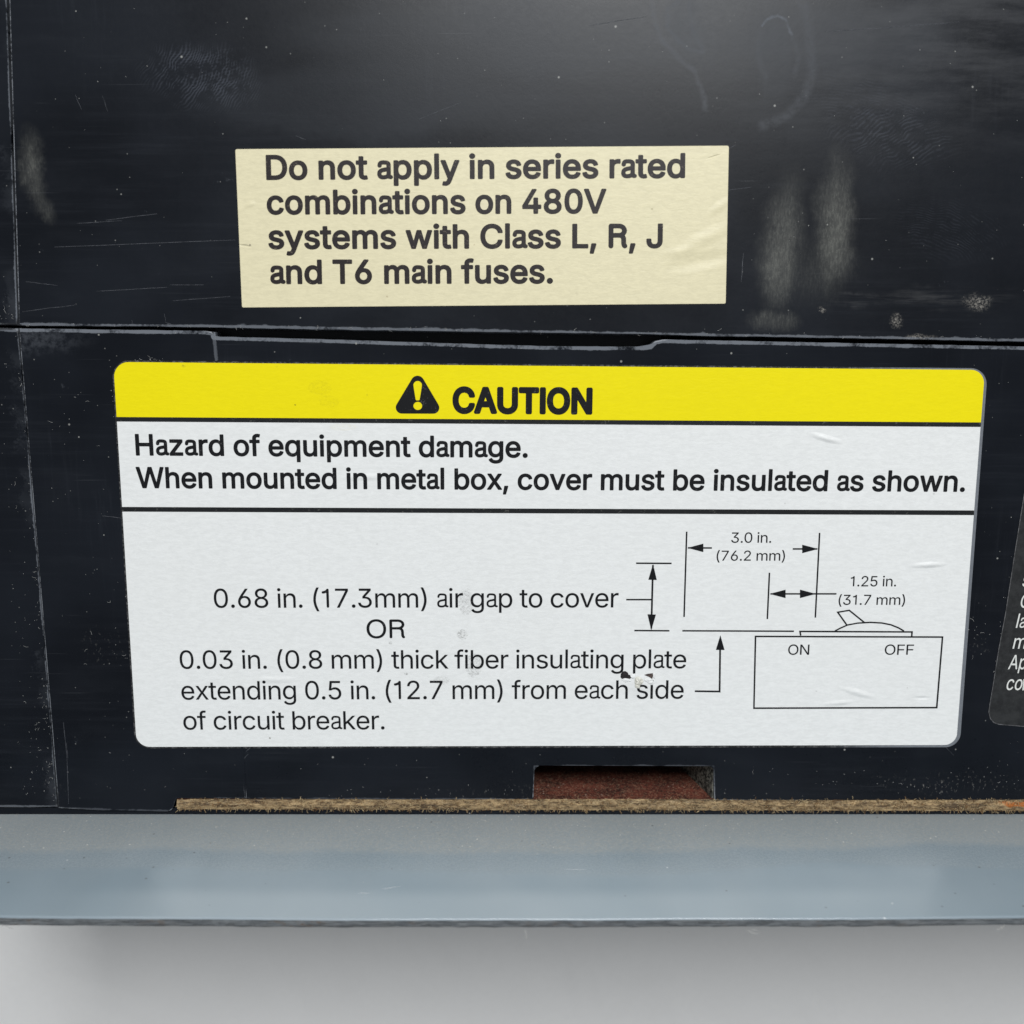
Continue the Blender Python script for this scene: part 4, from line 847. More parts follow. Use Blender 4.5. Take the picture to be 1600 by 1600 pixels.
  'e': (846, [[324,-49,274,-36,244,-24,204,-2,184,12,154,36,134,56,105,91,85,121,65,161,46,211,29,291,24,371,29,441,35,481,55,551,87,621,115,661,144,694,174,722,201,741,234,760,264,774,294,784,334,793,404,799,454,795,494,788,534,777,564,764,594,749,624,729,654,704,676,681,704,644,718,621,744,563,754,531,765,481,771,421,772,341,771,321,766,311,754,298,734,290,244,289,238,281,255,231,265,211,280,191,294,176,314,161,334,150,354,143,394,135,424,134,454,137,484,144,504,154,524,168,537,181,550,201,565,231,575,241,594,250,614,248,734,218,744,212,754,200,758,191,760,171,746,131,734,108,704,64,664,24,634,2,594,-21,554,-37,524,-46,454,-58,384,-58],[241,481,244,478,254,477,544,477,556,481,536,531,523,551,504,571,484,586,454,599,434,603,404,606,374,604,354,599,324,588,304,575,279,551,264,531]]),
  'f': (550, [[140,-38,130,-32,123,-23,116,-3,114,597,110,600,10,601,0,602,-10,607,-20,616,-27,627,-30,637,-29,757,-24,767,-16,777,0,786,10,788,110,789,115,797,116,867,120,897,131,937,145,967,166,997,190,1021,220,1044,250,1060,280,1071,310,1079,340,1083,410,1083,450,1077,480,1069,500,1060,510,1051,518,1037,520,1027,517,1007,490,914,482,897,470,885,450,878,400,888,370,887,350,884,340,878,330,867,324,847,322,797,330,789,450,788,470,782,480,774,490,757,491,747,491,657,488,627,480,614,460,602,330,600,323,597,322,587,321,-3,319,-13,310,-29,300,-37,290,-41,160,-43]]),
  'h': (858, [[80,-36,68,-23,63,-13,60,7,61,1007,70,1027,90,1041,100,1042,230,1042,240,1039,256,1027,266,1007,266,757,267,747,270,744,320,773,380,792,420,798,450,799,500,795,530,789,560,780,590,767,620,750,640,735,680,694,709,647,718,627,732,587,740,547,744,507,744,-3,740,-18,730,-32,710,-42,580,-43,560,-37,546,-23,541,-13,539,7,539,457,538,487,532,517,525,537,514,557,490,582,470,592,450,599,430,603,400,603,360,596,340,587,320,575,301,557,288,537,272,497,267,447,266,7,264,-13,260,-21,250,-33,230,-42,100,-43]]),
  'i': (379, [[78,-35,67,-23,63,-13,60,7,62,757,66,767,75,777,88,786,98,788,228,788,238,786,252,777,260,767,266,747,264,-13,250,-33,238,-40,228,-43,98,-43],[118,836,98,846,78,861,63,877,48,902,40,927,39,947,41,977,48,997,59,1017,76,1037,98,1054,118,1064,138,1070,158,1072,188,1070,208,1065,238,1050,254,1037,271,1017,282,997,288,977,291,957,289,927,283,907,273,887,257,867,238,850,213,837,188,830,158,828]]),
  'l': (379, [[81,-36,68,-23,63,-13,61,7,61,1037,71,1057,91,1071,231,1072,245,1067,257,1057,263,1047,267,1027,266,-3,261,-21,251,-33,231,-42,101,-43]]),
  'm': (1250, [[80,-36,68,-23,63,-13,60,7,61,747,66,767,80,782,100,788,230,787,249,777,262,757,270,748,310,773,360,793,410,801,470,799,510,790,540,778,560,767,590,743,620,710,630,703,660,732,690,754,720,771,750,784,810,798,880,801,940,791,990,772,1020,755,1040,740,1060,721,1080,697,1105,657,1121,617,1131,577,1137,527,1138,7,1135,-13,1131,-23,1120,-34,1100,-42,970,-42,960,-40,947,-33,939,-23,934,-13,931,7,931,497,927,537,915,567,900,582,880,594,860,601,820,606,780,600,750,587,738,577,721,557,711,537,705,517,702,477,702,7,700,-13,695,-23,680,-37,660,-43,540,-43,520,-39,512,-33,500,-18,496,-3,496,497,493,537,479,567,459,587,440,597,420,604,390,606,370,605,350,600,330,591,310,577,285,547,270,507,266,457,266,7,264,-13,260,-21,250,-33,230,-42,100,-43]]),
  'n': (857, [[80,-36,68,-23,63,-13,60,7,60,737,62,757,66,767,80,782,100,788,220,788,230,787,248,777,256,767,264,747,270,744,309,767,360,787,410,797,450,799,500,795,550,783,580,772,620,750,640,735,669,707,690,679,704,657,718,627,729,597,741,537,745,467,745,7,743,-13,738,-23,720,-39,710,-42,590,-43,570,-41,560,-37,546,-23,541,-13,539,7,539,457,534,507,529,527,520,547,510,562,490,582,470,592,450,599,410,604,390,602,360,596,340,588,320,575,301,557,288,537,272,497,267,447,266,7,264,-13,260,-21,250,-33,230,-42,100,-43]]),
  'o': (868, [[324,-50,264,-33,233,-19,184,12,154,36,130,61,106,91,86,121,57,181,44,219,34,261,28,301,24,361,26,411,30,451,44,521,58,561,77,601,101,641,124,672,152,701,175,721,204,742,234,759,264,773,304,786,344,794,404,799,474,793,514,785,554,772,584,758,614,741,644,719,675,691,709,651,729,621,745,591,762,551,772,521,787,451,792,361,790,321,782,261,773,221,759,181,741,141,724,112,694,70,667,41,614,-1,584,-18,554,-32,514,-45,474,-54,404,-59,364,-57],[358,141,394,135,434,136,474,146,501,161,524,182,552,221,568,261,578,301,583,341,583,401,578,441,570,471,555,511,537,541,510,571,479,591,444,602,424,604,394,604,364,600,334,590,314,577,287,551,267,521,253,491,239,441,233,391,233,341,238,301,252,251,270,211,294,180,324,155]]),
  'p': (886, [[80,-316,68,-304,63,-294,60,-274,60,736,62,756,66,766,80,782,100,788,230,787,240,783,250,775,257,766,263,746,270,740,300,761,340,781,370,790,400,796,450,799,480,797,540,788,580,775,610,761,635,746,670,721,696,696,722,666,748,626,764,596,780,557,793,516,801,476,809,416,809,326,805,286,793,226,781,186,765,146,750,116,730,85,708,56,670,19,640,-4,610,-21,580,-35,550,-45,510,-54,460,-59,420,-58,389,-54,350,-44,320,-31,270,2,266,-4,266,-284,259,-304,250,-313,240,-319,220,-324,100,-323],[411,136,450,136,480,142,513,156,540,179,562,206,581,246,595,296,601,346,601,396,593,456,581,496,567,526,546,556,520,580,490,596,450,604,420,605,380,598,360,589,340,577,320,558,298,526,281,486,271,446,266,406,265,346,269,306,285,246,300,213,320,184,350,158,380,143]]),
  'r': (561, [[80,-36,68,-23,63,-13,60,7,60,737,62,757,66,767,80,782,100,788,220,788,240,783,250,775,260,758,270,754,290,766,320,781,370,795,390,798,440,799,480,797,500,791,514,777,521,757,522,637,518,617,512,607,500,597,480,591,430,596,390,596,360,591,340,584,320,572,300,556,280,527,272,507,267,467,266,7,264,-13,260,-21,250,-33,230,-42,100,-43]]),
  's': (769, [[267,-50,207,-34,167,-16,127,11,94,41,64,81,40,131,28,181,30,201,36,211,47,221,67,229,177,252,197,250,213,241,221,231,242,181,267,156,287,145,307,138,357,132,387,134,417,140,437,147,457,159,470,171,482,191,484,201,480,221,467,237,444,251,417,260,277,294,227,309,177,331,157,343,127,365,107,384,87,409,74,431,61,461,55,481,50,521,50,561,55,591,60,611,72,641,97,681,137,723,167,745,195,761,257,784,317,796,377,798,417,796,467,788,497,779,537,762,557,750,595,721,623,691,644,661,655,641,678,581,678,561,675,551,668,541,657,532,647,528,537,503,517,503,502,511,492,521,471,561,457,580,444,591,417,604,367,611,317,604,287,590,267,573,260,561,258,551,258,531,263,521,273,511,297,496,327,486,467,452,517,437,567,415,587,403,617,381,637,362,654,341,667,321,680,291,689,261,693,231,693,191,689,161,674,111,644,61,605,21,577,0,547,-18,497,-38,457,-49,417,-55,367,-59,327,-58]]),
  't': (499, [[260,-43,210,-27,166,-1,150,13,127,39,114,59,100,89,91,119,85,179,85,589,80,600,20,600,0,602,-10,607,-20,616,-28,629,-30,639,-30,739,-28,759,-20,773,-10,782,0,786,80,789,85,799,85,929,87,939,91,949,100,959,120,968,250,969,270,963,284,949,291,929,291,799,297,789,410,787,420,784,436,769,443,749,443,639,440,626,430,612,410,601,300,600,294,599,291,589,291,189,295,159,302,149,310,145,340,141,400,148,420,141,430,132,440,109,459,19,461,-1,460,-8,454,-21,440,-34,400,-45,330,-51,290,-49]]),
  'u': (858, [[280,-44,250,-36,210,-19,184,-3,150,24,130,47,108,77,88,117,75,157,65,207,61,267,60,737,62,757,66,767,80,782,90,786,110,789,230,788,250,779,260,767,266,747,266,287,271,237,277,217,286,197,301,177,320,161,350,147,380,143,400,142,420,144,450,152,470,161,490,175,502,187,517,207,526,227,533,247,538,277,539,307,539,747,545,767,560,782,580,788,700,789,720,784,731,777,738,767,745,747,745,7,743,-13,738,-23,729,-33,710,-42,580,-42,560,-34,550,-23,540,5,500,-19,480,-29,450,-40,420,-47,360,-53,320,-51]]),
  'w': (1166, [[251,-38,235,-23,230,-13,5,727,1,747,3,757,7,767,15,777,31,786,41,788,171,789,191,783,208,767,215,747,331,328,341,349,451,747,458,767,471,781,491,788,621,789,641,784,651,777,659,767,666,747,781,320,899,747,907,767,915,777,931,787,951,789,1071,788,1091,783,1101,775,1112,757,1113,747,1111,733,888,-3,881,-21,871,-33,861,-39,841,-43,721,-43,701,-36,688,-23,680,-3,561,415,551,408,434,-3,426,-23,411,-37,391,-43,271,-43]]),
  'y': (817, [[101,-320,70,-308,59,-298,51,-278,53,-258,83,-148,91,-138,101,-130,111,-127,121,-126,181,-133,201,-131,211,-126,230,-108,242,-88,272,-8,271,2,-3,722,-8,742,-5,762,1,773,11,781,31,788,171,788,188,782,199,772,209,752,381,272,391,294,557,752,567,772,581,784,601,788,731,789,751,783,764,772,770,762,772,752,771,732,446,-118,414,-188,388,-228,361,-258,331,-283,291,-306,251,-320,211,-327,161,-328]]),
 },
 'black': {
  ' ': (447, []),
  'A': (1037, [[4,-73,-20,-58,-36,-38,-45,-8,-42,22,325,1032,338,1052,349,1062,364,1071,384,1077,544,1078,574,1071,601,1052,618,1022,981,32,987,12,987,-8,986,-18,978,-38,964,-55,954,-64,934,-74,924,-76,774,-78,754,-75,725,-58,714,-47,704,-29,625,192,614,201,324,201,317,192,240,-28,228,-48,219,-58,194,-73,174,-78,34,-78],[414,472,424,469,514,469,525,472,474,618,464,618]]),
  'C': (1096, [[421,-82,341,-60,299,-41,246,-11,204,19,151,68,118,109,91,149,69,189,46,239,29,289,15,349,3,439,2,489,3,549,8,609,19,669,32,719,50,769,71,815,110,879,141,919,179,959,211,987,257,1019,301,1043,341,1060,391,1075,431,1084,481,1090,551,1091,611,1085,641,1079,691,1066,751,1042,791,1020,821,1000,881,949,931,887,955,849,974,809,992,759,1006,699,1007,679,1003,659,992,639,981,627,961,614,941,608,791,608,761,619,741,637,729,659,713,709,696,739,669,769,631,794,581,812,551,817,521,818,471,812,441,803,421,794,382,769,361,749,341,724,315,679,303,649,292,609,283,539,283,459,287,419,295,379,316,319,333,289,351,263,374,239,401,217,431,201,461,191,501,183,521,182,561,185,601,194,635,209,661,225,685,249,706,279,716,299,728,339,738,359,757,379,781,390,811,393,931,393,961,387,981,373,1000,349,1006,329,1006,299,994,249,985,219,964,169,942,129,914,89,881,51,851,24,801,-14,771,-31,721,-55,681,-69,631,-81,591,-88,531,-91,471,-89]]),
  'I': (450, [[90,-73,70,-61,57,-48,45,-28,40,2,41,1012,47,1032,60,1052,70,1061,90,1073,120,1078,250,1077,270,1071,296,1052,310,1030,316,1002,316,-8,311,-28,299,-48,280,-66,260,-75,230,-78,120,-78]]),
  'N': (1122, [[90,-73,70,-61,57,-48,45,-28,40,2,40,992,43,1022,53,1042,61,1052,80,1068,100,1076,120,1078,280,1077,300,1071,320,1057,340,1032,700,464,705,472,706,482,706,992,707,1012,713,1032,726,1052,740,1064,760,1074,780,1078,920,1077,940,1072,960,1060,970,1050,982,1032,988,1012,989,992,989,2,983,-28,972,-48,948,-68,930,-75,910,-78,750,-77,730,-72,709,-58,690,-35,330,531,324,522,324,512,324,2,318,-28,307,-48,297,-58,280,-70,260,-77,120,-78]]),
  'O': (1142, [[421,-82,341,-60,299,-41,246,-11,205,19,152,69,119,109,91,149,69,189,47,239,29,289,15,349,3,439,1,499,3,559,10,619,19,669,32,719,50,769,74,819,101,865,141,919,179,959,221,994,261,1021,301,1042,341,1060,391,1075,441,1085,511,1091,571,1089,621,1083,671,1072,711,1059,751,1041,801,1013,841,984,891,938,931,890,959,849,981,809,1003,759,1017,719,1032,659,1041,599,1047,509,1045,439,1038,379,1031,339,1019,289,1002,239,980,189,961,155,938,119,907,79,871,42,831,8,791,-19,751,-41,711,-59,661,-74,631,-81,571,-90,521,-91,471,-89],[470,189,521,183,571,187,612,199,631,208,661,227,694,259,716,289,731,315,751,369,763,429,767,499,764,569,752,629,729,689,712,719,691,745,654,779,631,792,601,805,551,816,501,817,451,806,421,794,401,782,371,759,345,729,315,679,297,629,285,569,282,499,286,429,298,369,316,319,339,279,374,239,401,218,421,206,441,197]]),
  'T': (975, [[345,-70,327,-58,315,-44,305,-24,301,2,301,802,295,809,285,810,55,811,35,815,15,827,-7,852,-15,882,-15,1002,-9,1032,5,1052,16,1062,35,1073,65,1078,815,1078,845,1074,865,1063,877,1052,890,1032,896,1012,897,882,889,852,875,833,855,819,825,810,595,810,585,807,583,802,583,2,577,-28,566,-48,555,-59,535,-72,515,-77,385,-78,365,-77]]),
  'U': (1110, [[410,-86,340,-69,300,-54,240,-24,198,6,154,46,120,86,84,146,63,196,46,266,41,306,40,346,40,996,42,1016,49,1036,70,1061,100,1076,120,1078,240,1078,260,1076,280,1069,300,1054,313,1036,321,1016,322,996,322,356,327,306,337,276,350,252,370,228,390,212,420,195,450,186,480,181,520,180,560,184,590,192,610,201,633,216,650,231,669,256,680,276,689,306,694,356,694,996,696,1016,703,1036,720,1058,740,1071,760,1077,900,1078,930,1071,950,1058,967,1036,975,1016,977,996,975,306,971,266,962,226,950,186,938,156,916,116,896,86,872,56,850,33,819,6,792,-14,720,-53,680,-68,640,-80,560,-92,510,-94,470,-93]]),
 },
 'light': {
  ' ': (373, []),
  '(': (542, [[341,-186,291,-93,252,-3,230,57,201,157,182,257,172,357,172,437,177,517,194,637,211,717,229,787,269,907,313,1007,341,1058,351,1064,461,1063,467,1057,422,957,392,877,365,797,343,717,322,617,311,547,304,477,301,407,303,347,309,287,321,217,340,137,362,67,387,-3,420,-83,465,-183,461,-193,351,-193]]),
  ')': (542, [[79,-193,72,-183,109,-103,150,-3,179,77,205,167,218,227,228,287,234,347,236,407,233,477,226,547,209,647,191,727,169,807,135,907,102,987,70,1057,79,1064,189,1064,196,1057,223,1007,268,907,296,827,327,717,350,597,360,517,366,407,361,307,344,197,322,107,307,57,264,-53,241,-103,198,-183,189,-193]]),
  '.': (374, [[153,-7,133,4,119,17,99,47,94,77,95,97,101,117,112,137,121,147,133,157,153,168,183,174,203,173,223,168,242,157,254,147,263,136,274,117,280,97,281,77,275,47,256,17,243,6,223,-6,203,-11,183,-12]]),
  '0': (895, [[370,-10,340,-2,305,13,270,33,232,63,203,93,181,123,147,183,131,223,118,263,100,353,94,403,90,493,95,603,108,693,120,740,134,783,167,853,186,883,220,924,251,953,280,973,310,990,340,1001,370,1009,410,1016,480,1016,520,1010,550,1002,590,985,630,961,660,936,682,913,706,883,730,843,757,783,770,743,790,653,796,603,800,543,800,453,796,393,782,303,770,255,748,193,728,153,710,122,688,93,660,63,630,39,586,13,550,-2,520,-10,480,-16,450,-17,410,-16],[425,103,460,102,490,106,530,121,550,134,570,150,598,183,626,233,645,283,653,313,665,383,671,463,669,573,660,653,646,713,624,773,608,803,586,833,550,867,510,888,490,894,450,899,400,894,360,879,324,853,290,813,263,763,239,693,226,623,220,543,219,463,225,383,238,313,246,283,265,233,293,183,319,153,340,134,380,113]]),
  '1': (705, [[366,6,354,16,341,36,336,66,336,776,326,783,286,766,246,753,196,744,166,741,146,746,126,759,113,776,109,786,106,806,114,836,126,851,136,859,156,867,226,881,266,897,298,916,316,931,329,946,346,974,357,986,376,999,386,1002,406,1003,426,998,446,984,458,966,462,956,464,936,464,66,459,36,446,16,434,6,416,-1,396,-4,386,-2]]),
  '2': (895, [[132,-4,122,6,123,96,480,476,552,557,587,606,608,646,621,686,625,726,622,766,614,796,598,826,570,856,541,876,502,891,462,898,422,899,382,892,352,881,325,866,302,846,282,819,266,786,258,756,252,710,242,707,132,708,125,716,129,766,138,806,153,846,182,896,222,939,252,962,274,976,302,990,332,1001,382,1013,412,1016,472,1016,532,1007,582,990,626,966,665,936,700,896,725,856,744,806,752,756,751,696,741,646,726,606,705,566,678,526,642,478,552,376,312,126,310,116,762,115,769,106,769,6,762,-4]]),
  '3': (895, [[342,-10,282,7,232,29,192,54,159,83,133,113,109,153,91,203,83,253,89,263,92,263,213,263,220,253,226,223,239,193,253,173,272,153,292,138,322,122,352,112,392,104,432,102,462,104,492,108,522,117,552,129,572,142,592,158,612,181,625,203,637,233,642,263,642,303,637,333,628,363,612,393,592,417,572,435,542,453,492,472,452,479,422,482,312,483,304,493,304,583,307,593,561,883,552,885,142,885,133,893,133,993,137,1003,142,1004,732,1004,736,993,735,903,452,583,462,574,512,572,552,565,582,556,612,544,652,521,677,503,698,483,722,454,742,423,756,393,766,363,775,313,776,283,772,233,766,203,755,173,732,129,695,83,652,47,602,18,552,-1,492,-13,422,-17,372,-14]]),
  '5': (895, [[353,-9,303,5,253,29,213,57,186,83,155,123,134,163,121,203,114,253,123,260,233,260,243,256,255,213,271,183,293,156,323,133,353,117,393,106,433,102,473,105,513,117,553,138,582,163,605,193,623,228,636,273,640,323,637,363,630,393,618,423,601,453,583,474,563,493,536,513,513,524,483,534,453,539,423,540,363,533,333,525,303,513,273,496,253,480,133,493,129,503,184,993,189,1003,193,1004,722,1003,724,993,724,893,713,885,303,885,301,883,269,613,273,603,303,622,343,641,383,653,433,659,473,659,523,652,563,641,603,623,633,605,663,581,693,549,720,513,741,473,756,433,766,393,772,343,771,293,766,253,754,203,743,176,726,143,706,113,681,83,653,57,613,29,583,13,523,-7,473,-15,433,-17,403,-16]]),
  '6': (895, [[361,-8,331,1,301,13,251,43,227,63,198,93,164,143,149,173,138,203,126,253,122,283,122,343,134,413,146,453,167,503,216,593,267,673,491,1000,501,1004,631,1004,633,1003,633,993,370,613,368,603,371,602,411,616,451,621,491,620,541,613,581,602,621,584,651,564,681,539,704,513,730,473,744,443,757,403,765,363,768,313,767,273,759,223,750,193,738,163,708,113,691,91,661,60,611,24,561,1,501,-13,471,-16,421,-16],[408,103,441,99,481,102,521,114,554,133,588,163,609,193,628,233,635,263,639,313,636,353,625,393,605,433,581,463,551,487,521,503,481,515,441,517,399,513,361,500,331,483,301,456,281,429,263,393,253,353,250,313,252,273,262,233,281,191,301,163,335,133,371,113]]),
  '7': (895, [[198,-4,189,6,628,876,618,885,122,886,118,896,118,996,128,1004,768,1002,772,996,772,886,769,876,328,-1,318,-4]]),
  '8': (895, [[348,-8,318,-1,268,17,238,33,195,63,164,93,140,123,118,163,108,193,99,243,100,303,111,353,133,403,161,443,198,478,228,498,248,508,291,523,248,541,216,563,195,583,166,623,148,664,138,703,134,753,138,793,152,843,161,863,179,893,218,937,238,954,267,973,307,993,328,1000,388,1014,448,1017,508,1012,548,1004,578,994,608,980,648,955,678,929,702,903,722,873,738,839,751,793,754,743,749,693,732,643,709,603,678,567,638,539,598,523,628,514,648,505,688,481,728,443,756,403,775,363,788,313,792,263,787,213,771,163,758,136,734,103,717,83,688,57,658,37,628,21,568,-2,508,-14,478,-16,418,-17],[408,103,448,101,488,103,528,111,558,122,588,139,616,163,632,183,647,213,655,243,657,283,651,323,639,353,620,383,598,405,568,427,538,442,498,453,458,458,408,456,368,448,328,431,288,403,261,373,245,343,233,303,231,273,232,253,241,213,256,183,283,153,318,128,358,112],[379,583,408,576,448,573,478,575,508,582,538,594,558,607,578,624,601,653,615,683,622,713,623,753,618,783,607,813,595,833,578,853,548,875,518,888,478,898,438,900,398,896,368,887,337,873,308,849,287,823,273,793,266,753,267,713,277,673,294,643,318,616,348,596]]),
  'A': (948, [[38,-4,30,6,390,996,398,1004,538,1004,549,996,912,6,908,-4,778,-4,770,6,677,266,668,275,278,275,268,274,264,266,173,6,168,-4],[313,396,630,396,546,636,468,879,392,636,313,406]]),
  'C': (1007, [[435,-9,395,1,335,23,295,45,265,65,232,93,202,123,178,153,151,193,116,263,102,303,90,353,83,393,77,443,75,503,77,553,82,603,91,653,101,693,115,733,138,783,175,843,198,873,227,903,262,933,295,955,327,973,365,990,405,1002,445,1011,485,1016,545,1017,605,1011,665,997,725,972,775,942,825,900,865,853,896,803,913,763,923,733,932,693,930,683,925,681,805,681,802,683,774,753,756,783,735,807,708,833,679,853,645,869,615,880,555,891,495,891,435,879,395,864,365,848,335,826,315,808,285,773,265,743,236,683,217,613,208,533,208,463,212,423,225,353,238,313,251,283,268,253,297,213,325,183,365,152,405,132,445,118,495,109,545,109,585,114,635,127,675,146,714,173,744,203,765,233,785,273,798,313,805,319,925,319,933,313,915,243,898,203,875,162,854,133,825,100,795,73,755,45,715,23,685,11,645,-2,605,-11,575,-15,525,-17,485,-16]]),
  'F': (811, [[124,-4,114,6,114,996,124,1004,724,1003,730,996,730,896,727,886,724,884,264,884,254,883,249,876,249,556,254,551,674,551,685,546,685,436,674,431,254,431,249,426,249,416,249,6,244,-4]]),
  'N': (1034, [[124,-4,114,6,114,996,124,1004,264,1004,274,997,694,336,774,195,782,186,784,177,780,366,780,996,784,1003,794,1004,904,1004,914,998,914,3,904,-4,764,-4,754,2,389,576,244,822,242,816,250,576,250,6,244,-4]]),
  'O': (1053, [[435,-9,395,1,335,23,295,45,265,65,232,93,202,123,178,153,152,193,117,263,103,303,90,353,83,393,77,443,75,503,77,553,82,603,91,653,101,693,115,733,138,783,175,843,199,873,227,903,263,933,295,955,327,973,365,990,405,1002,445,1011,485,1016,525,1017,565,1016,605,1011,645,1002,685,989,725,971,758,953,795,926,842,883,874,843,895,811,916,773,934,733,945,699,957,653,966,603,971,553,973,503,971,443,966,393,959,353,946,303,932,263,898,193,871,153,847,123,818,93,785,66,755,45,715,24,675,7,615,-9,565,-16,525,-17,485,-16],[472,113,495,109,545,109,605,118,635,128,665,142,712,173,744,203,765,228,798,283,811,313,824,353,837,423,841,463,841,533,832,613,813,683,784,743,765,772,745,796,715,825,685,847,634,873,585,886,555,891,495,891,435,879,395,864,365,847,320,813,285,773,265,743,249,713,227,653,217,613,211,573,208,493,209,453,216,393,225,353,235,321,262,263,297,213,315,192,345,166,385,141,415,128]]),
  'R': (894, [[144,6,132,16,119,36,114,66,114,936,116,956,120,966,134,986,144,994,164,1002,184,1004,514,1004,576,996,644,973,703,936,751,886,780,836,798,776,801,756,799,696,781,636,753,586,705,536,703,526,724,501,739,476,755,436,764,403,770,356,773,216,776,166,786,126,811,96,820,76,822,56,814,29,804,16,784,2,764,-3,744,-2,724,6,704,23,685,46,673,66,658,106,649,156,645,206,644,326,639,376,634,396,625,416,619,426,604,441,576,456,544,464,504,466,254,466,244,465,242,456,240,46,234,29,224,16,204,2,184,-3,174,-3,164,-2],[243,596,254,594,504,594,544,598,584,611,624,636,644,657,663,686,672,716,672,746,661,786,644,813,624,834,594,854,554,869,504,876,244,875,242,866]]),
  'a': (645, [[260,2,220,7,170,23,139,42,116,62,100,82,81,122,75,142,70,172,69,202,72,242,82,282,95,312,120,345,150,372,180,390,240,414,310,430,410,448,440,457,448,462,453,472,454,482,452,602,448,612,440,621,430,627,390,638,300,644,260,644,230,640,210,630,197,612,191,592,185,552,177,532,170,523,160,516,150,512,130,509,119,512,102,522,88,542,85,552,85,572,88,602,95,632,107,662,130,695,163,722,200,738,240,745,300,746,380,742,440,732,480,717,500,705,515,692,539,662,550,632,556,582,556,172,559,132,564,122,570,116,600,112,610,108,620,103,630,93,640,72,640,52,631,32,621,22,600,12,570,12,530,20,510,30,480,52,470,50,420,25,380,12,320,3],[225,112,250,105,280,103,310,104,350,110,390,123,410,133,430,150,446,172,453,202,454,332,450,342,440,349,330,330,270,316,240,305,220,295,192,272,180,252,174,232,171,192,175,162,184,142,191,132,210,118]]),
  'b': (839, [[379,-12,339,3,297,30,267,60,229,111,224,100,224,10,224,0,219,-4,109,-4,99,0,99,1000,109,1004,219,1004,226,1000,227,640,229,635,269,685,289,705,319,727,349,743,389,754,429,759,479,758,530,750,569,737,599,723,639,696,668,670,699,631,719,600,742,550,754,510,766,450,770,410,770,340,766,290,754,230,741,190,718,140,699,109,667,70,639,44,609,23,569,2,531,-10,479,-19,429,-19],[391,100,429,96,479,101,519,115,539,127,559,143,589,178,609,213,629,270,638,320,641,390,634,450,618,510,599,550,569,589,539,614,499,634,459,643,409,643,369,635,339,623,307,600,279,570,256,530,238,480,229,430,226,370,228,320,237,270,257,210,281,170,299,149,319,131,349,113]]),
  'c': (783, [[323,-11,283,1,253,14,203,46,156,90,133,120,109,160,93,196,82,230,67,300,64,340,64,400,68,440,74,480,82,510,96,550,127,610,153,645,176,670,203,694,226,710,253,725,283,738,343,754,373,758,423,759,463,756,493,750,533,738,573,720,613,695,642,670,668,640,693,600,713,550,709,540,603,513,593,513,572,560,557,580,537,600,503,623,483,632,453,640,413,644,363,640,328,630,303,617,269,590,238,550,218,510,203,460,194,400,194,340,203,280,218,230,244,180,259,160,283,137,303,122,323,112,353,102,383,96,423,96,453,99,483,108,513,122,538,140,558,160,578,190,593,228,603,233,703,208,713,205,717,200,707,170,694,140,663,94,623,53,573,19,543,5,513,-5,453,-17,413,-20,373,-19]]),
  'd': (839, [[313,-12,273,-1,243,13,213,31,178,60,153,86,133,112,116,140,93,190,73,260,67,300,63,370,64,410,73,480,93,550,116,600,134,630,158,660,188,690,215,710,243,727,273,740,323,754,363,759,413,759,453,753,483,744,523,722,551,700,578,670,603,633,607,640,607,650,608,1000,613,1004,723,1004,733,1002,735,1000,735,0,723,-4,613,-3,611,0,611,90,610,100,603,108,576,70,549,40,513,13,483,-3,443,-15,403,-20,353,-19],[361,100,403,96,453,102,493,117,526,140,553,170,577,210,598,270,606,320,608,390,603,450,591,500,569,550,556,570,538,590,503,618,463,636,423,643,383,643,343,637,303,620,273,597,248,570,225,530,204,470,196,420,194,350,199,300,211,250,226,210,251,170,283,136,303,121,323,111]]),
  'e': (799, [[333,-12,290,0,263,10,233,26,203,46,175,70,153,93,126,130,109,160,93,194,81,230,67,300,63,360,64,400,73,470,92,540,120,600,156,650,175,670,203,695,253,726,283,739,313,749,363,757,403,760,463,755,523,739,553,727,583,710,611,690,633,670,653,648,674,620,704,560,722,500,732,420,733,336,729,330,723,329,203,329,194,320,195,300,203,260,213,228,227,200,243,174,263,152,283,135,303,122,333,108,353,102,393,96,433,95,463,98,493,106,523,119,543,133,563,151,578,170,593,200,603,211,713,184,720,180,719,170,696,120,663,76,621,40,573,12,513,-9,463,-18,423,-20,383,-19],[196,440,203,438,593,438,604,440,594,490,580,530,564,560,541,590,513,614,483,630,443,642,403,645,363,642,323,631,293,615,262,590,236,560,214,520,198,470,195,450]]),
  'f': (503, [[159,-4,154,6,153,636,149,639,19,639,9,646,9,746,19,750,149,750,154,756,155,866,165,916,178,946,191,966,209,986,239,1010,259,1021,289,1033,319,1041,349,1045,419,1043,469,1031,480,1026,479,1016,449,918,409,926,389,927,359,926,339,921,319,912,309,903,296,886,288,866,283,836,283,756,289,750,449,750,452,746,452,646,449,641,439,639,289,639,284,636,283,626,283,6,279,-4]]),
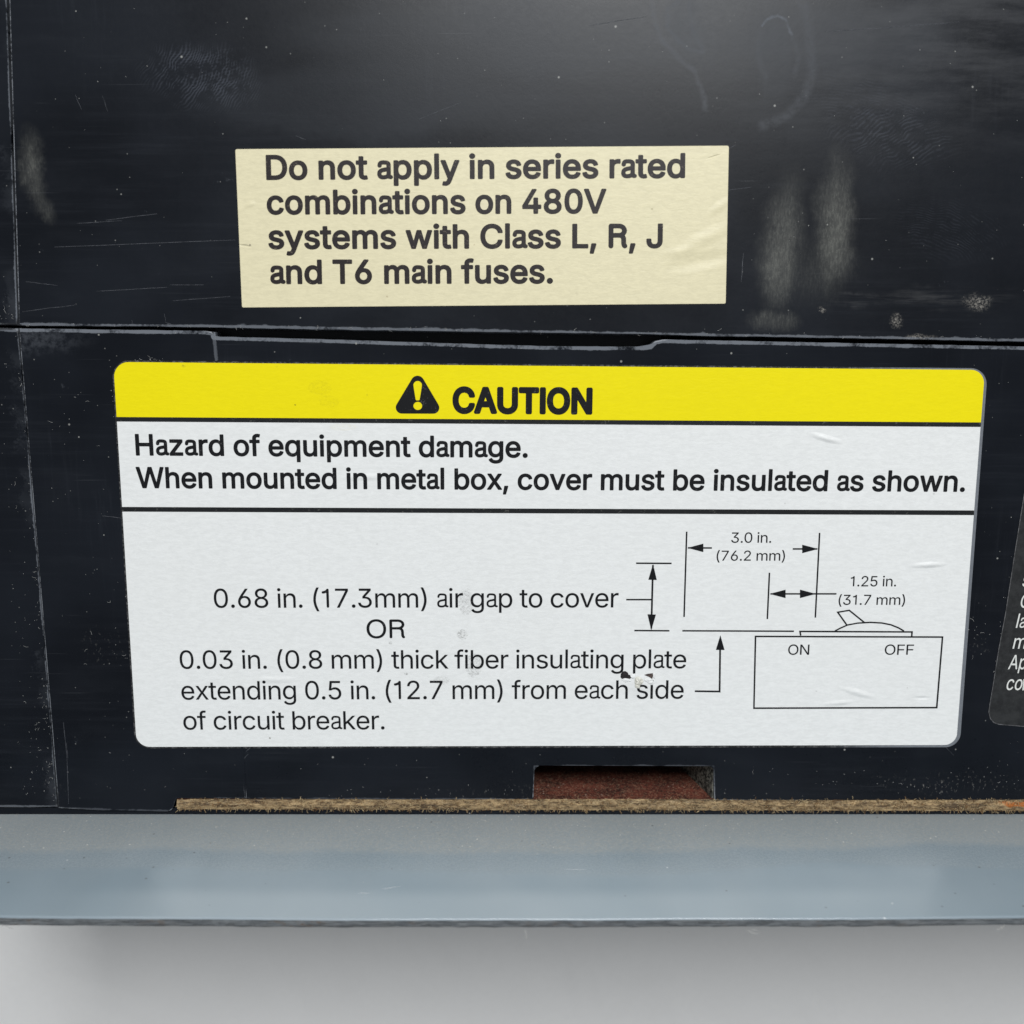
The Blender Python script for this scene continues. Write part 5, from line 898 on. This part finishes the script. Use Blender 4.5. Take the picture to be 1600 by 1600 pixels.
  'g': (840, [[313,-292,283,-285,243,-271,203,-251,173,-231,143,-204,115,-170,97,-140,102,-130,193,-79,203,-79,236,-120,263,-146,293,-164,333,-179,383,-187,433,-186,473,-180,513,-167,544,-150,568,-130,584,-110,594,-90,601,-70,607,-40,608,-10,608,120,603,128,563,75,543,56,520,40,481,20,453,12,423,7,353,7,293,17,263,28,223,47,177,80,140,120,108,170,90,210,73,270,64,340,64,410,73,480,92,550,105,580,133,628,173,675,193,693,223,715,263,736,293,747,333,756,383,760,433,757,483,744,523,723,553,700,573,678,603,637,608,640,611,650,613,746,623,750,733,749,736,740,736,-20,731,-80,718,-130,693,-177,663,-213,623,-245,573,-271,513,-289,443,-299,373,-299],[335,130,383,121,423,121,463,128,503,143,533,164,565,200,586,240,599,280,608,330,610,400,603,457,589,510,570,550,557,570,540,590,503,619,463,636,423,643,383,643,343,636,303,620,273,597,241,560,220,520,203,470,194,410,194,350,201,300,215,250,234,210,263,173,283,156,303,143]]),
  'h': (811, [[109,-4,99,6,99,996,109,1004,219,1004,227,996,227,646,229,640,255,676,274,696,298,716,319,729,349,742,389,754,419,758,449,760,489,757,519,752,559,739,585,726,615,706,636,686,659,656,676,626,689,593,697,566,705,506,706,6,699,-4,589,-4,579,-1,578,466,576,496,570,526,560,556,549,576,533,596,509,616,479,632,459,638,409,643,359,636,330,626,311,616,289,600,275,586,259,566,248,546,234,506,228,466,227,6,219,-4]]),
  'i': (332, [[107,-4,99,6,99,736,101,746,107,750,217,750,227,746,227,6,217,-4],[127,874,109,886,98,896,87,911,81,926,78,956,86,986,97,1003,107,1013,137,1029,157,1033,177,1033,207,1023,230,1006,238,996,248,976,252,946,245,916,227,892,217,883,197,872,177,867,157,867]]),
  'k': (753, [[109,-4,99,6,99,996,109,1004,219,1004,227,996,227,426,229,423,239,424,559,750,699,750,709,749,712,746,401,426,732,6,729,-4,579,-4,569,4,309,335,299,341,230,276,227,266,227,6,219,-4]]),
  'l': (332, [[110,-4,100,6,100,1026,110,1034,220,1034,228,1026,228,6,220,-4]]),
  'm': (1203, [[109,-4,99,6,99,746,109,750,219,750,223,746,224,656,226,646,229,640,238,656,261,686,280,706,309,728,339,744,369,755,399,761,429,763,459,761,489,756,519,745,549,727,569,710,589,687,609,656,619,633,629,632,649,664,668,686,690,706,719,726,749,742,779,752,839,762,899,760,929,754,959,744,979,734,1009,715,1030,696,1055,666,1072,636,1084,606,1093,566,1098,526,1099,6,1089,-4,979,-4,970,6,970,496,966,546,960,566,949,586,939,599,919,616,879,637,849,644,819,646,789,643,769,638,749,631,724,616,702,596,689,580,676,556,669,535,665,516,663,486,663,6,659,-4,539,-4,535,6,535,506,531,546,524,566,514,586,497,606,479,620,459,632,439,639,409,645,389,646,359,642,339,637,309,624,289,611,273,596,257,576,245,556,234,526,230,506,227,466,227,6,219,-4]]),
  'n': (810, [[109,-4,99,6,99,746,109,750,219,750,223,746,225,646,229,638,259,681,279,701,298,716,339,739,389,754,419,758,449,760,499,756,539,746,559,739,599,717,635,686,652,666,671,636,691,586,702,536,706,466,706,6,699,-4,589,-4,579,-1,578,466,576,496,570,526,560,556,549,576,533,596,509,616,479,632,459,638,409,643,359,636,330,626,311,616,289,600,275,586,259,566,248,546,234,506,228,466,227,6,219,-4]]),
  'o': (821, [[323,-11,283,1,253,14,203,46,156,90,133,120,109,160,93,196,82,230,67,300,64,340,64,400,68,440,74,480,82,510,96,550,127,610,153,645,176,670,223,708,253,725,283,738,343,754,403,760,473,754,533,738,563,725,593,708,618,690,653,657,676,630,696,600,712,570,731,520,742,480,749,440,752,400,752,340,742,260,721,190,690,130,663,94,641,70,593,32,563,14,533,1,473,-15,403,-20,373,-19],[360,100,403,95,453,99,493,112,513,122,533,136,565,170,590,210,606,250,618,300,623,360,620,420,608,480,590,530,565,570,533,603,513,617,493,628,453,640,403,644,363,640,323,628,303,617,283,603,252,570,227,530,211,490,199,440,193,370,196,320,208,260,227,210,251,170,283,137,303,122,323,112]]),
  'p': (839, [[109,-285,99,-275,99,745,109,750,219,750,224,745,224,645,226,635,229,632,269,685,290,705,329,733,369,750,419,758,479,758,539,748,589,728,640,695,662,675,689,645,716,605,729,579,753,515,767,445,770,405,770,335,760,255,743,195,731,165,716,135,689,95,663,65,639,44,599,17,569,2,539,-8,489,-18,449,-20,409,-18,369,-9,339,3,309,21,280,45,229,109,227,105,227,-275,219,-285],[369,105,409,97,459,98,499,107,537,125,572,155,595,185,615,225,631,275,639,325,640,395,631,465,616,515,589,565,559,599,539,614,519,626,479,640,429,644,389,640,349,628,319,610,292,585,269,555,249,515,235,465,227,405,226,345,235,275,251,225,271,185,299,149,329,125]]),
  'r': (514, [[109,-4,99,6,99,746,109,750,219,750,223,746,224,656,229,647,249,680,269,703,299,726,329,742,359,753,399,760,479,758,482,756,483,746,483,636,479,631,429,636,389,636,359,631,339,625,309,612,286,596,266,576,246,546,232,506,228,466,227,6,219,-4]]),
  's': (722, [[266,-11,226,1,186,18,156,37,130,60,105,90,83,130,67,180,73,190,186,213,209,160,226,139,249,120,276,107,316,96,356,93,386,95,426,102,446,108,476,124,496,141,511,160,520,180,523,200,518,230,508,250,500,260,486,273,466,284,426,298,256,341,206,360,176,377,156,391,136,410,120,430,108,450,96,480,90,510,88,540,89,560,96,595,105,620,115,640,138,670,156,688,184,710,226,732,286,751,346,759,416,757,466,748,496,738,532,720,560,700,581,680,605,650,622,620,641,570,636,565,526,542,512,570,496,594,476,616,457,630,436,639,406,647,376,649,346,649,316,644,286,634,266,623,246,608,231,590,221,570,218,550,221,520,230,500,246,482,283,460,316,448,456,414,506,399,556,376,594,350,606,339,628,310,643,280,649,260,655,210,653,180,647,150,630,110,600,70,576,47,556,32,514,10,456,-9,386,-19,326,-19]]),
  't': (452, [[259,-3,219,11,199,23,179,39,161,58,148,78,138,98,129,128,124,188,124,628,120,638,19,639,9,648,9,738,11,748,109,750,119,751,124,758,124,918,126,928,129,930,239,930,251,928,252,758,259,750,399,750,402,748,405,738,405,648,399,639,259,639,256,638,252,628,252,188,255,158,261,138,276,118,289,110,309,104,329,102,399,108,422,8,419,1,415,-2,359,-11,299,-11]]),
  'u': (811, [[279,-4,249,6,219,20,189,41,169,60,149,86,131,116,115,156,108,186,101,236,99,276,99,746,109,750,219,750,226,746,227,286,229,256,236,216,247,186,259,166,289,135,309,122,339,110,369,104,399,103,429,106,459,113,489,126,504,136,527,156,543,176,559,204,568,226,574,256,578,296,578,746,589,750,699,750,705,746,706,736,706,6,699,-4,589,-4,582,6,582,106,579,112,549,68,529,47,501,26,459,4,419,-8,379,-13,329,-13]]),
  'v': (770, [[320,-4,313,6,30,746,40,750,160,750,170,745,339,276,380,139,390,155,429,286,596,746,600,750,730,750,734,746,731,736,450,3,440,-4]]),
  'x': (749, [[47,-4,40,6,296,376,297,386,53,746,57,750,197,750,201,746,317,566,377,466,431,566,550,746,557,750,687,750,694,746,690,736,446,376,704,6,697,-4,567,-4,557,3,431,196,377,288,367,290,314,196,187,3,177,-4]]),
 },
}

def glyph(weight, ch):
    adv, loops = GLYPHS[weight][ch]
    return adv, [[(v[i], v[i + 1]) for i in range(0, len(v), 2)] for v in loops]

def contains(lp, p):
    c = False
    for (x0, y0), (x1, y1) in zip(lp, lp[1:] + lp[:1]):
        if (y0 > p[1]) != (y1 > p[1]) and p[0] < x0 + (p[1] - y0) * (x1 - x0) / (y1 - y0): c = not c
    return c

def nest(loops):
    """group outlines with the holes inside them"""
    polys = []
    for i, lp in enumerate(loops):
        n = sum(contains(m, lp[0]) for k, m in enumerate(loops) if k != i)
        if n % 2 == 0: polys.append([lp])
    for i, lp in enumerate(loops):
        n = sum(contains(m, lp[0]) for k, m in enumerate(loops) if k != i)
        if n % 2 == 1:
            for p in polys:
                if contains(p[0], lp[0]): p.append(lp); break
    return polys

def lettering(text, wt, conv, x0, y0, x1, y1, cap, z, mat, parent, fr, track=-20, space=1.0, slant=0.0, name='lettering'):
    pen = 0; items = []
    for ch in text:
        adv, loops = glyph(wt, ch)
        items.append((pen, loops))
        pen += adv * (space if ch == ' ' else 1) + track
    xs = [o + x for o, ls in items for l in ls for x, y in l]
    mn, mx = min(xs), max(xs)
    a, b = Vector(conv(x0, y0, z)), Vector(conv(x1, y1, z))
    ch_ = (Vector(conv(x0, y0 - cap, z)) - a).length
    d = (b - a).normalized(); up = Vector((-d.y, d.x))
    sx = (b - a).length / (mx - mn); sy = ch_ / 1000
    polys = []
    for o, ls in items:
        for poly in nest(ls):
            polys.append([[tuple(a + d * ((o + x - mn) * sx + y * sy * slant) + up * y * sy) for x, y in l] for l in poly])
    return flat(name, polys, z, mat, parent, fr)

# ================================================================ cream sticker
ST = 0.10 * MM           # sticker thickness
INK = ST + 0.03 * MM
def quad(conv, pts, z): return [conv(x, y, z) for x, y in pts]
o = quad(U, ((367.5, 233), (1139, 227.5), (1134, 474.5), (378, 480.5)), ST)
o = corner(o, 0.25 * MM, 3)
cream = prism('cream_sticker', o, 0.0, ST, M['cream'], breaker, UPPER, 0.03 * MM, seg=1)
cream['label'] = 'aged cream paper sticker with four lines of bold print'
for args in (("Do not apply in series rated", 416, 279.8, 1070.5, 276.8, 36.3),
             ("combinations on 480V", 417, 333.9, 947.4, 332.2, 35.9),
             ("systems with Class L, R, J", 419.5, 388.0, 1035.4, 386.3, 35.6),
             ("and T6 main fuses.", 422.5, 442.6, 864, 441.6, 35.4)):
    t, xa, ya, xb, yb, cp = args
    lettering(t, 'bold', U, xa, ya, xb, yb, cp, INK, M['ink_cream'], cream, UPPER, track=-48)

# ================================================================ caution sticker
TL, TR, BR, BL = (177, 565.5), (1539, 578), (1494, 1164), (213.5, 1167)
c4 = quad(L, (TL, TR, BR, BL), ST)
o = corner(c4, [2.4 * MM, 2.2 * MM, 2.0 * MM, 2.2 * MM], 10)
caution = prism('caution_sticker', o, 0.0, ST, M['white'], breaker, LOWER, 0.03 * MM, seg=1)
caution['label'] = 'white rectangular sticker with rounded corners and yellow caution heading'
m4 = quad(L, ((174.5, 563), (1543.5, 575.5), (1499.5, 1167.5), (211, 1169.5)), ST * 0.6)
o = corner(m4, [2.7 * MM, 2.7 * MM, 2.4 * MM, 2.5 * MM], 10)
prism('clear_margin', o, -0.0001, ST * 0.55, M['margin'], caution, LOWER, 0.03 * MM, seg=1)

def lerp_edge(a, b, y):            # point on a side of the sticker at image height y
    t = (y - a[1]) / (b[1] - a[1]); return (a[0] + (b[0] - a[0]) * t, y)
def band(y0, y1): return [lerp_edge(TL, BL, y0), lerp_edge(TR, BR, y1)]
yb = band(652.5, 661)
o = corner(quad(L, (TL, TR, yb[1], yb[0]), ST), [2.4 * MM, 2.2 * MM, 0, 0], 10)
o = [(x, y) for x, y in o]
flat('yellow_band', [[o]], ST + 0.012 * MM, M['yellow'], caution, LOWER)
def rule(ya, yb_, wa):
    p = band(ya, yb_); q = band(ya + wa, yb_ + wa)
    flat('black_rule', [[quad(L, (p[0], p[1], q[1], q[0]), ST)]], INK, M['rule'], caution, LOWER)
rule(651.5, 660, 7.0)
rule(792, 797.5, 7.3)

# warning symbol: black rounded triangle with a yellow exclamation mark
Z = INK
tri = corner(quad(L, ((652.5, 577), (693.5, 646.5), (611, 646.2)), Z), [1.05 * MM, 0.95 * MM, 0.95 * MM], 8)
def circ(cx, cy, rx, ry, n=20): return quad(L, [(cx + rx * math.cos(2 * math.pi * i / n), cy + ry * math.sin(2 * math.pi * i / n)) for i in range(n)], Z)
drop = [(646.0, 602)] + [(652.6 - 6.8 * math.cos(q), 602 - 6.8 * math.sin(q)) for q in [math.pi * k / 10 for k in range(1, 10)]] + [(659.2, 602), (658.4, 608), (655.8, 624), (654.6, 625.6), (650.6, 625.6), (649.4, 624), (646.8, 608)]
flat('warning_triangle', [[tri, quad(L, drop, Z), circ(652.8, 634.2, 6.8, 6.4)]], Z, M['ink'], caution, LOWER)
lettering("CAUTION", 'black', L, 707, 643.6, 925.5, 645.2, 36.8, Z, M['ink'], caution, LOWER, track=-95)
lettering("Hazard of equipment damage.", 'medium', L, 212.3, 710.8, 824.6, 714.3, 31.8, Z, M['ink'], caution, LOWER, track=-48)
lettering("When mounted in metal box, cover must be insulated as shown.", 'medium', L, 213.6, 761.8, 1507.5, 767.6, 31.3, Z, M['ink'], caution, LOWER, track=-48)
for t, xa, ya, xb, yb_, cp in (("0.68 in. (17.3mm) air gap to cover", 334.8, 949.6, 966.3, 949, 29.6),
                               ("OR", 573, 997.2, 633, 997.2, 29.2),
                               ("0.03 in. (0.8 mm) thick fiber insulating plate", 281.5, 1045, 1072, 1044.2, 28.6),
                               ("extending 0.5 in. (12.7 mm) from each side", 284, 1093.2, 1068, 1091.6, 28.6),
                               ("of circuit breaker.", 287, 1140, 601, 1139.6, 28.4),
                               ("3.0 in.", 1142.4, 848, 1205, 848, 16), ("(76.2 mm)", 1119.5, 876, 1226.3, 876, 15.6),
                               ("1.25 in.", 1328.7, 916.2, 1400, 916.2, 16), ("(31.7 mm)", 1310, 945, 1413.8, 945, 15.6),
                               ("ON", 1231.2, 1023, 1264.2, 1023, 15.8), ("OFF", 1382, 1023, 1427.3, 1023, 15.8)):
    lettering(t, 'light', L, xa, ya, xb, yb_, cp, Z, M['ink'], caution, LOWER, track=-45)

# the dimension drawing
DZ = Z + 0.004 * MM
def pen(path, wd=2.5, name='drawn_line', dz=0.0):
    flat(name, [stroke_quads(quad(L, path, DZ), wd * px)], DZ + dz, M['ink'], caution, LOWER)
def head(tip, d, ln=25, hw=6.6):
    n = (-d[1], d[0]); b = (tip[0] - d[0] * ln, tip[1] - d[1] * ln)
    flat('arrow_head', [[quad(L, (tip, (b[0] + n[0] * hw, b[1] + n[1] * hw), (b[0] - n[0] * hw, b[1] - n[1] * hw)), DZ)]], DZ + 0.004 * MM, M['ink'], caution, LOWER)
pen([(1073, 830.7), (1068.9, 963.9)])
pen([(1280.7, 832.6), (1274, 965)])
pen([(1202.3, 894.9), (1199, 967.2)])
pen([(1075, 856), (1112.4, 856.2)]); head((1074, 856), (-1, 0))
pen([(1238.7, 857.7), (1277, 857.7)]); head((1278.5, 857.7), (1, 0))
pen([(1204, 927.9), (1307, 927.9)], dz=0.002 * MM); head((1202.5, 927.9), (-1, 0)); head((1275, 927.9), (1, 0))
pen([(993.9, 880), (1049.4, 880.3)]); pen([(991.2, 985.2), (1046, 985.6)])
pen([(1020.3, 883), (1017.7, 982)], 3.0, dz=0.002 * MM); head((1020.4, 881), (0.03, -1)); head((1017.6, 985), (-0.03, 1))
pen([(978.5, 936.9), (1019, 936.9)])
pen([(1066.2, 985.6), (1240.6, 986.3)])
pen([(1085.7, 1080), (1124.4, 1080.5), (1125.4, 1000)], 3.0); head((1125.6, 992.5), (0.01, -1), 23, 6.8)
flat('drawn_box', [[quad(L, [(1179.3, 993.2), (1474.1, 994.2), (1464.9, 1106.9), (1176.8, 1107.8)], DZ),
                    quad(L, [(1181.8, 995.6), (1471.4, 996.6), (1462.5, 1104.4), (1179.3, 1105.3)], DZ)]], DZ, M['ink'], caution, LOWER)
pen([(1251.2, 993), (1250, 986.6), (1425.2, 987.4), (1424.6, 994)], 2.6)
arc = [(1304.5, 986), (1312, 982), (1324, 976.6), (1340, 973.6), (1360, 972.4), (1378, 973.4), (1392, 976.2), (1404, 981), (1412.5, 986)]
pen(arc, 2.4, dz=0.002 * MM)
pen([(1323.2, 976.6), (1309, 956.6), (1327, 953.6), (1350.6, 972.6)], 2.4, dz=0.003 * MM)

# damage: two tears and the paper curled up round them
def blob(conv, cx, cy, rx, ry, rnd, n=13, rough=0.25):
    return [conv(cx + rx * math.cos(2 * math.pi * i / n) * rnd.uniform(1 - rough, 1 + rough), cy + ry * math.sin(2 * math.pi * i / n) * rnd.uniform(1 - rough, 1 + rough), Z) for i in range(n)]
rnd = random.Random(11)
def tear(name, pts, mat): return flat(name, [[quad(L, pts, Z)]], Z + 0.012 * MM, mat, caution, LOWER)
tear('torn_hole', ((973, 1049), (977, 1048.5), (981, 1051), (982, 1054), (985.5, 1055), (986, 1059), (983, 1062), (980, 1060), (976, 1059.5), (972, 1061), (969.5, 1058), (970, 1053)), M['hole'])
tear('torn_hole', ((1006.5, 1054.5), (1012, 1052.8), (1020, 1051.8), (1020.5, 1056), (1019, 1061), (1014.5, 1057.8), (1010, 1056)), M['brownhole'])
def flake(cx, cy, rx, ry, lift, mat, n=11):
    V = [(*L(cx, cy, Z), Z + lift * MM)]; F = []
    for ring, (k, h) in enumerate(((0.55, lift * 0.9), (1.0, 0.02))):
        for i in range(n):
            q = 2 * math.pi * i / n
            rr = rnd.uniform(0.75, 1.2) * k
            x, y = L(cx + rx * rr * math.cos(q), cy + ry * rr * math.sin(q), Z)
            V.append((x, y, Z + max(0.006, h * rnd.uniform(0.3, 1.3)) * MM))
    for i in range(n):
        j = (i + 1) % n
        F.append((0, 1 + j, 1 + i)); F.append((1 + i, 1 + j, 1 + n + j, 1 + n + i))
    return from_vf('paper_flake', V, F, mat, caution, LOWER)
flake(998.5, 1065, 7.5, 7.5, 0.22, M['torn'])
flake(996, 1072, 5, 4, 0.14, M['torn'])
flake(1013, 1062.5, 8, 3.4, 0.16, M['white'])
flake(979, 1063, 8, 3.0, 0.12, M['white'])
flake(989, 1057, 4, 4, 0.14, M['white'])
flake(1022.5, 1056, 2.2, 5, 0.12, M['white'])
flake(1018, 1066.5, 5, 2.6, 0.14, M['white'])

# ================================================================ black label running off the right
bl = [(1602, 762), (1600, 775), (1587, 856), (1571, 960), (1560.5, 1015), (1552, 1069), (1546.5, 1101), (1545, 1113), (1547.5, 1123), (1553, 1129), (1561, 1131.8), (1600, 1135), (1700, 1139), (1710, 762)]
o = quad(L, bl, 0.06 * MM)
label = prism('black_label', o, 0.0, 0.06 * MM, M['blacklabel'], breaker, LOWER, 0.02 * MM, seg=1)
label['label'] = 'black sticker with slanted white small print, cut off by the frame'
pen_pts = quad(L, bl[:-2] + [(1700, 1139)], 0.08 * MM)
flat('label_edge_line', [stroke_quads(pen_pts, 1.3 * px)], 0.085 * MM, M['label_line'], label, LOWER)
for t, xa, ya, xb, cp in (("s", 1596.8, 916, 1605, 21), ("C", 1593, 949.5, 1607, 21.5), ("la", 1587, 981, 1602.5, 21.5), ("m", 1582, 1013.5, 1601, 21.8), ("Ap", 1574.8, 1045.5, 1602, 22), ("con", 1571.3, 1078, 1607.5, 22)):
    if t == "con": t = "co"; xb = 1595.5
    lettering(t, 'light', L, xa, ya, xb, ya, cp, 0.095 * MM, M['ink_white'], label, LOWER, track=-10, slant=0.14)
flat('lettering', [stroke_quads(quad(L, ((1598.5, 1078.5), (1600.5, 1061)), 0.09 * MM), 2.4 * px)], 0.095 * MM, M['ink_white'], label, LOWER)

# ================================================================ scratches, lint and dust
rnd = random.Random(21)
def marks(name, conv, fr, mat, lines, width=0.9, lift=0.01, z=0.0, parent=breaker):
    V, F = [], []
    for path in lines:
        pts = [(*conv(x, y, z), z + lift * MM) for x, y in path]
        n = 6 if len(pts) == 2 else 1
        tube(V, F, pts, width * 0.5 * px, 3)
    return from_vf(name, V, F, mat, parent, fr, 'stuff')
def wander(x0, y0, x1, y1, k=6, a=1.2):
    return [(x0 + (x1 - x0) * i / k + rnd.uniform(-a, a) * (0 < i < k), y0 + (y1 - y0) * i / k + rnd.uniform(-a, a) * (0 < i < k)) for i in range(k + 1)]
ln = [wander(85, 386, 368, 375, 8, .3), wander(165, 344, 246, 334, 5, .4), wander(120, 349, 190, 345, 4, .4), wander(265, 445, 318, 445, 3, .2), wander(270, 470, 360, 463, 3, .3),
      wander(35, 487, 120, 476, 4, .5), wander(150, 455, 262, 449, 4, .4), wander(40, 440, 90, 446, 4, .4), wander(257, 490, 258, 503, 4, 1.2), wander(258, 503, 268, 507, 3, .6),
      wander(206, 500, 208, 508, 3, 1), wander(118, 148, 128, 172, 3, 1), wander(160, 150, 168, 174, 3, 1), wander(1140, 232, 1150, 226, 2, .3), wander(655, 186, 720, 160, 4, .5),
      wander(462, 212, 478, 218, 3, .5), wander(1120, 300, 1175, 292, 4, .4), wander(1158, 440, 1162, 395, 3, .5), wander(920, 40, 1010, 26, 4, .5), wander(1290, 50, 1500, 34, 7, .8)]
marks('scratches', U, UPPER, M['scratch'], ln, 0.8, 0.004)
ln = [wander(381, 1182, 381, 1236, 5, .4), wander(384, 1174, 396, 1166, 3, .6), wander(381, 1186, 388, 1178, 3, .6), wander(99, 1128, 104, 1180, 4, .3), wander(104, 1160, 107, 1256, 4, .3), wander(105, 1172, 106, 1184, 3, .8),
      wander(210, 812, 160, 806, 3, .4), wander(1452, 1140, 1490, 1180, 4, .4)]
marks('scratches', L, LOWER, M['scratch'], ln, 0.9, 0.004)

def lint(name, conv, fr, mat, spots, z0=0.0, parent=breaker, scale=1.0):
    """short curled fibres and grains lying on the surface"""
    V, F = [], []
    for (x, y, kind) in spots:
        cx, cy = conv(x, y, z0)
        if kind == 'grain':
            r = rnd.uniform(0.035, 0.085) * MM * scale
            b = len(V); n = 5; sq = rnd.uniform(0.5, 1.0); a0 = rnd.uniform(0, 6)
            V.append((cx, cy, z0 + r * 0.7))
            for i in range(n):
                q = a0 + 2 * math.pi * i / n; rr = r * rnd.uniform(0.6, 1.1)
                V.append((cx + rr * math.cos(q), cy + rr * math.sin(q) * sq, z0 + 0.002 * MM))
            for i in range(n): F.append((b, b + 1 + i, b + 1 + (i + 1) % n))
        else:
            a = rnd.uniform(0, 2 * math.pi); p = Vector((cx, cy, z0 + 0.02 * MM))
            bend = rnd.uniform(-1.0, 1.0); ln_ = rnd.uniform(0.25, 0.9) * MM * scale; pts = [tuple(p)]
            for k in range(5):
                p = p + Vector((math.cos(a), math.sin(a), rnd.uniform(-.15, .2))) * ln_ / 5
                p.z = max(p.z, z0 + 0.01 * MM); a += bend * rnd.uniform(0.4, 1.0)
                pts.append(tuple(p))
            tube(V, F, pts, rnd.uniform(0.010, 0.020) * MM * scale)
    return from_vf(name, V, F, mat, parent, fr, 'stuff')
def near(xa, ya, xb, yb, sx, sy, count, fib=0.2):
    out = []
    for _ in range(count):
        t = rnd.random()
        out.append((xa + (xb - xa) * t + rnd.gauss(0, sx), ya + (yb - ya) * t + rnd.gauss(0, sy), 'fibre' if rnd.random() < fib else 'grain'))
    return out
sp = [s for s in near(0, 490, 26, 490, 9, 12, 26) if s[0] < 24 and s[1] < 500]
sp += [(rnd.uniform(0, 1600), rnd.uniform(0, 500), 'grain') for _ in range(46)]
sp += [(s[0], min(s[1], 0.0135 * s[0] + 507), s[2]) for s in near(40, 506, 1580, 528, 0, 2.0, 60, 0.5)]
sp += [(380 + rnd.uniform(-25, 60), 229 + rnd.uniform(-3, 3), 'fibre') for _ in range(10)]
sp = [s for s in sp if not (360 < s[0] < 1145 and 226 < s[1] < 484)]
lint('dust', U, UPPER, M['lint'], sp)
sp = near(28, 520, 88, 1255, 3.5, 0, 120, 0.25) + near(10, 560, 60, 1255, 16, 0, 70, 0.15) + near(60, 1080, 84, 1255, 12, 0, 45, 0.5)
sp = [s for s in sp if s[0] < 26 + (s[1] - 513) * 0.0825]
lint('dust', L, LOWER, M['lint'], sp, -0.0004)
sp = near(100, 600, 180, 1240, 30, 0, 45, 0.25) + near(176, 580, 208, 1010, 2.5, 0, 60, 0.1) + near(178, 566, 260, 561, 8, 2, 22, 0.7)
sp += near(150, 1010, 205, 1030, 20, 12, 14, 0.4) + near(1200, 1225, 1600, 1222, 30, 14, 46, 0.05) + near(500, 1238, 835, 1238, 20, 6, 26, 0.05) + near(1545, 960, 1520, 1010, 10, 16, 16, 0.2)
sp += near(1590, 820, 1548, 1090, 2.5, 0, 10, 0.1) + [(rnd.uniform(90, 1600), rnd.uniform(1175, 1240), 'grain') for _ in range(24)] + [(rnd.uniform(1535, 1600), rnd.uniform(560, 1240), 'grain') for _ in range(18)]
def clear(s):
    x, y = s[0], s[1]
    if 560 < y < 1170:
        xl = 174 + (y - 565) * 0.0605 - 1; xr = 1544 - (y - 577) * 0.0755
        if xl < x < xr and y > 563 + (x - 174) * .009: return False
    if y > 1244 or (825 < x < 1125 and y > 1192): return False
    return x > 32 + (y - 511) * 0.083
lint('dust', L, LOWER, M['lint'], [s for s in sp if clear(s)])
sp = near(1090, 1215, 1110, 1245, 14, 8, 50, 0.1)

# marks on the steel plate
def marks_plate(name, mat, lines, width, lift=0.012):
    V, F = [], []
    for path in lines:
        pts = []
        for x, y in path:
            d = ray(x, y); t = -(CAM.y - PY) / d.y; p = CAM + d * t
            bow = 0.38 * MM * min(1.0, (p.x / 0.072) ** 2) * ((p.z - FACE_Z) / 0.0306) ** 2
            pts.append((p.x, PY + bow + lift * MM, p.z))
        tube(V, F, pts, width * 0.5 * px, 3)
    return from_vf(name, V, F, mat, plate, Matrix(), 'stuff')
M['paint_scratch'] = simple('bright scratch', (0.50, 0.53, 0.55), (0.74, 0.76, 0.77), 0.5, 1500)
marks_plate('scratches', M['paint_scratch'], [wander(84, 1337, 118, 1352, 6, .8), wander(92, 1338, 112, 1348, 5, .8), wander(118, 1352, 175, 1372, 5, .5), wander(142, 1328, 177, 1334, 5, .7), wander(170, 1333, 179, 1336, 2, .3),
    wander(562, 1395, 577, 1396, 3, .4), wander(560, 1396, 574, 1397, 3, .5), wander(597, 1389, 626, 1385, 4, .3), wander(600, 1389.5, 612, 1388, 3, .3), wander(880, 1358, 916, 1359, 4, .3), wander(1369, 1379, 1384, 1377, 3, .4),
    wander(252, 1360, 256, 1362, 2, .1)], 0.8)
V, F = [], []
for _ in range(900):
    x = rnd.uniform(0, 1600); y = 1280 + abs(rnd.gauss(0, 22)) if rnd.random() < 0.8 else rnd.uniform(1290, 1435)
    d = ray(x, y); p = CAM + d * (-(CAM.y - PY) / d.y)
    if p.z > free_z - 0.0008: continue
    r = (0.025 + 0.07 * rnd.random() ** 2.5) * MM; b = len(V); a0 = rnd.uniform(0, 6)
    V.append((p.x, PY + r * 0.8, p.z))
    for i in range(5):
        q = a0 + 2 * math.pi * i / 5; rr = r * rnd.uniform(0.6, 1.2)
        V.append((p.x + rr * math.cos(q), PY + 0.001 * MM, p.z + rr * math.sin(q)))
    for i in range(5): F.append((b, b + 1 + i, b + 1 + (i + 1) % 5))
from_vf('dust', V, F, M['lint'], plate, Matrix(), 'stuff')
# threads caught on the free edge
V, F = [], []
def thread(pts, r=0.035):
    P3 = []
    for x, y in pts:
        p = CAM + ray(x, y) * 0.1425; P3.append(tuple(p))
    tube(V, F, P3, r * MM, 4)
thread([(820, 1453), (822, 1458), (823, 1464), (821, 1470)])
thread([(1166, 1452), (1172, 1456), (1180, 1459), (1187, 1457), (1182, 1453), (1174, 1453)], 0.03)
thread([(1558, 1453), (1562, 1450), (1567, 1448), (1569, 1444)], 0.06)
thread([(1560, 1452), (1566, 1451), (1570, 1446)], 0.05)
thread([(352, 1452), (354, 1457)], 0.03)
thread([(1044, 1455), (1047, 1458)], 0.03)
thread([(1349, 1452), (1350, 1457)], 0.04)
thread([(0, 1448), (8, 1446), (16, 1450), (22, 1451)], 0.03)
from_vf('caught_threads', V, F, M['lint'], plate, Matrix(), 'stuff')
